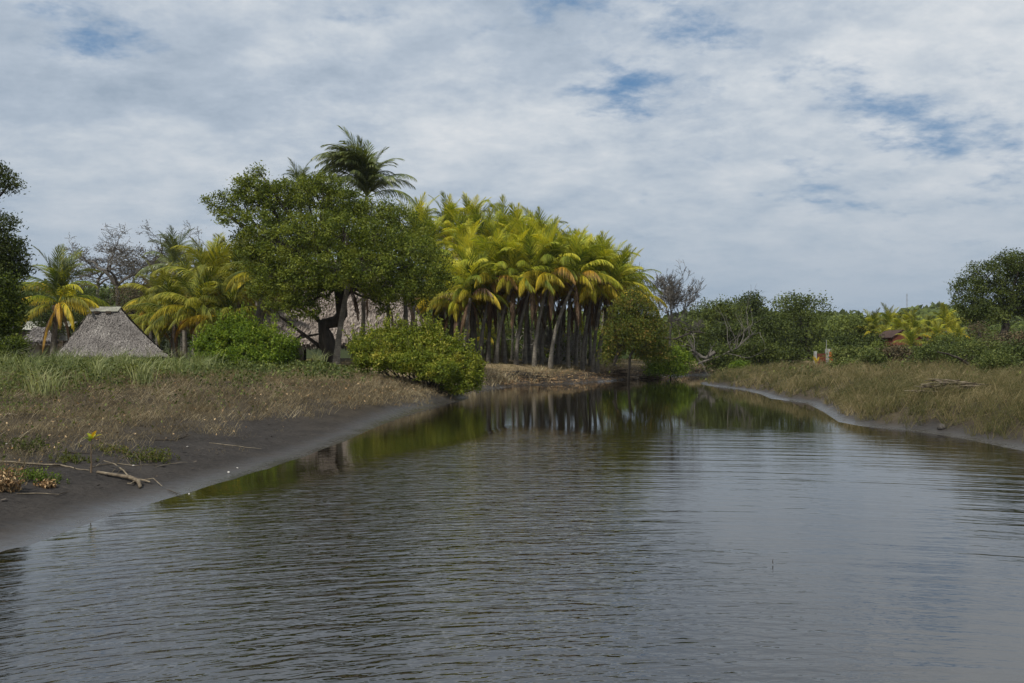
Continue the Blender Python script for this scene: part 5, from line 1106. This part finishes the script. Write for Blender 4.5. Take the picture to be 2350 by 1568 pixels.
# small plants on the sand
def sprigs(name, label, cat, px, py, w, hgt, n, mat, seed, leaf=.03, sq=.35):
    b = gp(px, py); r = np.random.default_rng(seed); t = empty(name, b, label, cat); mb, mt = MB(), MB(); wm = w * pm(b.y)
    for i in range(n):
        x, y = r.normal(0, .35) * wm, r.normal(0, .35) * wm * sq * 2; g0 = gh(b.x + x, b.y + y) - b.z
        p0 = np.array([x, y, g0]); p1 = p0 + np.array([r.normal(0, .4), r.normal(0, .4), 1]) * hgt * r.uniform(.4, 1.1); q = wig(p0, p1, 5, .1, r)
        tube(mt, q, np.full(5, .0035), 3, cap=False); leaves(mb, np.repeat(q[1:], 4, 0) + r.normal(0, leaf * .4, (16, 3)), leaf, r, up=.6)
    tag(mt.obj('stem', M['driftwood'], t), kind='stuff'); tag(mb.obj('foliage', M[mat], t), kind='stuff')
sprigs('creeping_plant', 'bright green succulent creeper spreading on the dark sand', 'plant', 72, 1102, 105, .10, 110, 'leaf_bush', 701, .028)
sprigs('dry_plant', 'withered orange brown plant at the left edge below the creeper', 'plant', 16, 1130, 26, .22, 34, 'litter', 702, .05)
sprigs('small_bush', 'small olive and rust bush with pale seed heads on the sand', 'plant', 350, 1060, 75, .16, 60, 'leaf_rust', 703, .035)
sprigs('small_bush', 'rust coloured scrub left of the seedling near the edge', 'plant', 55, 1040, 90, .20, 50, 'leaf_rust', 704, .035)
sprigs('small_bush', 'low olive scrub behind the seedling stem', 'plant', 165, 1062, 70, .11, 34, 'leaf_rust', 705, .035)
sprigs('small_bush', 'small greenish scrub between the seedling and the olive bush', 'plant', 262, 1040, 70, .10, 30, 'leaf_rust', 706, .035)
sprigs('dry_plant', 'curled dead leaves in a small clump below the driftwood root', 'plant', 113, 1120, 20, .06, 14, 'litter', 707, .045)
for i, (px, py, w_, h2, lab) in enumerate([(100, 895, 60, .8, 'pale green reed clump at the far left of the green belt'), (225, 860, 60, .8, 'reed clump in front of the grey hut'), (330, 870, 60, .85, 'tall reed clump right below the hut eave'), (730, 826, 50, .8, 'pale reed clump beside the palapa posts'), (412, 812, 60, 1.0, 'tallest reed clump between hut and left bush'), (465, 845, 45, .7, 'reed clump at the foot of the left bush')]):
    b = gp(px, py + 18); r = np.random.default_rng(720 + i); t = empty('reed_clump', b, lab, 'reeds', 'reed clumps on the left bank'); mb = MB(); n = 60
    q = r.normal(0, .13, (n, 3)); q[:, 2] = 0; blades(mb, q, h2, .03, r, lean=.8, tone=.8); mb.obj('leaf', M['grass_cane'], t)
rs = np.random.default_rng(91); shell_m = sphere_mb(.018, 7, 4, .5, rs).mesh('shell', M['shell'])
for i, (px, py, lab) in enumerate([(276, 1077, 'white shell on the sand between seedling and driftwood'), (306, 1072, 'white shell below the arching runner'), (15, 1022, 'white shell near the left edge'), (30, 1027, 'second white shell near the left edge'), (430, 1030, 'tiny white shell on the upper sand'), (318, 1104, 'small pale shell next to the driftwood end'),
                               (525, 1088, 'pale leaf at the waterline'), (545, 1078, 'second pale scrap at the waterline'), (434, 1140, 'orange tinted shell in the shallow water')]):
    b = gp(px, py, .012); o = add_obj('shell', shell_m, None, b, (rs.normal(0, .3), rs.normal(0, .3), rs.uniform(0, 6)), rs.uniform(.6, 1.1)); tag(o, lab, 'shell', 'pale shells and scraps on the dark sand')
st = sphere_mb(.10, 9, 6, .8, rs); b = gp(2161, 986, .05); tag(st.obj('coconut_husk', M['stone'], loc=b, smooth=True), 'dark coconut husk at the foot of the right bank grass', 'coconut husk')
# crumbs on the wet sand
r = np.random.default_rng(93); x = r.uniform(-12, -3, 5200); y = 5 + 20 * r.uniform(0, 1, 5200) ** 1.4; h_, d_, s_, f_, m_ = ground(x, y)
ok = (~s_) & (d_ > .7) & (d_ < 5) & (r.uniform(0, 1, 5200) < .25 + .75 * (fnoise(x, y, 1.2, 4) > .1)); mb = MB(); pos = np.stack([x[ok], y[ok], h_[ok] + .004], 1)
leaves(mb, pos, .06, r, up=0, aspect=.5, jit=.8); V = mb.V[0].reshape(-1, 4, 3); V[:, :, 2] = V[:, :1, 2] + np.abs(V[:, :, 2] - V[:, :1, 2]) * .3; mb.V[0] = V.reshape(-1, 3)
tag(mb.obj('beach_debris', M['bark']), 'dark crumbs and bits scattered on the sand', kind='stuff')
hzb = MB(); box(hzb, (0, 1000, 14), (7400, 8600, 33)); hm = bpy.data.materials.new('haze'); hm.use_nodes = True; ht = hm.node_tree; ht.nodes.clear()
ho = N(ht, 'ShaderNodeOutputMaterial'); hv = N(ht, 'ShaderNodeVolumePrincipled'); hv.inputs['Color'].default_value = (.80, .87, 1.0, 1); hv.inputs['Density'].default_value = 0.00015; hv.inputs['Anisotropy'].default_value = .2
ht.links.new(hv.outputs[0], ho.inputs['Volume'])
tag(hzb.obj('haze', hm), 'thin humid air over the whole scene', kind='stuff')
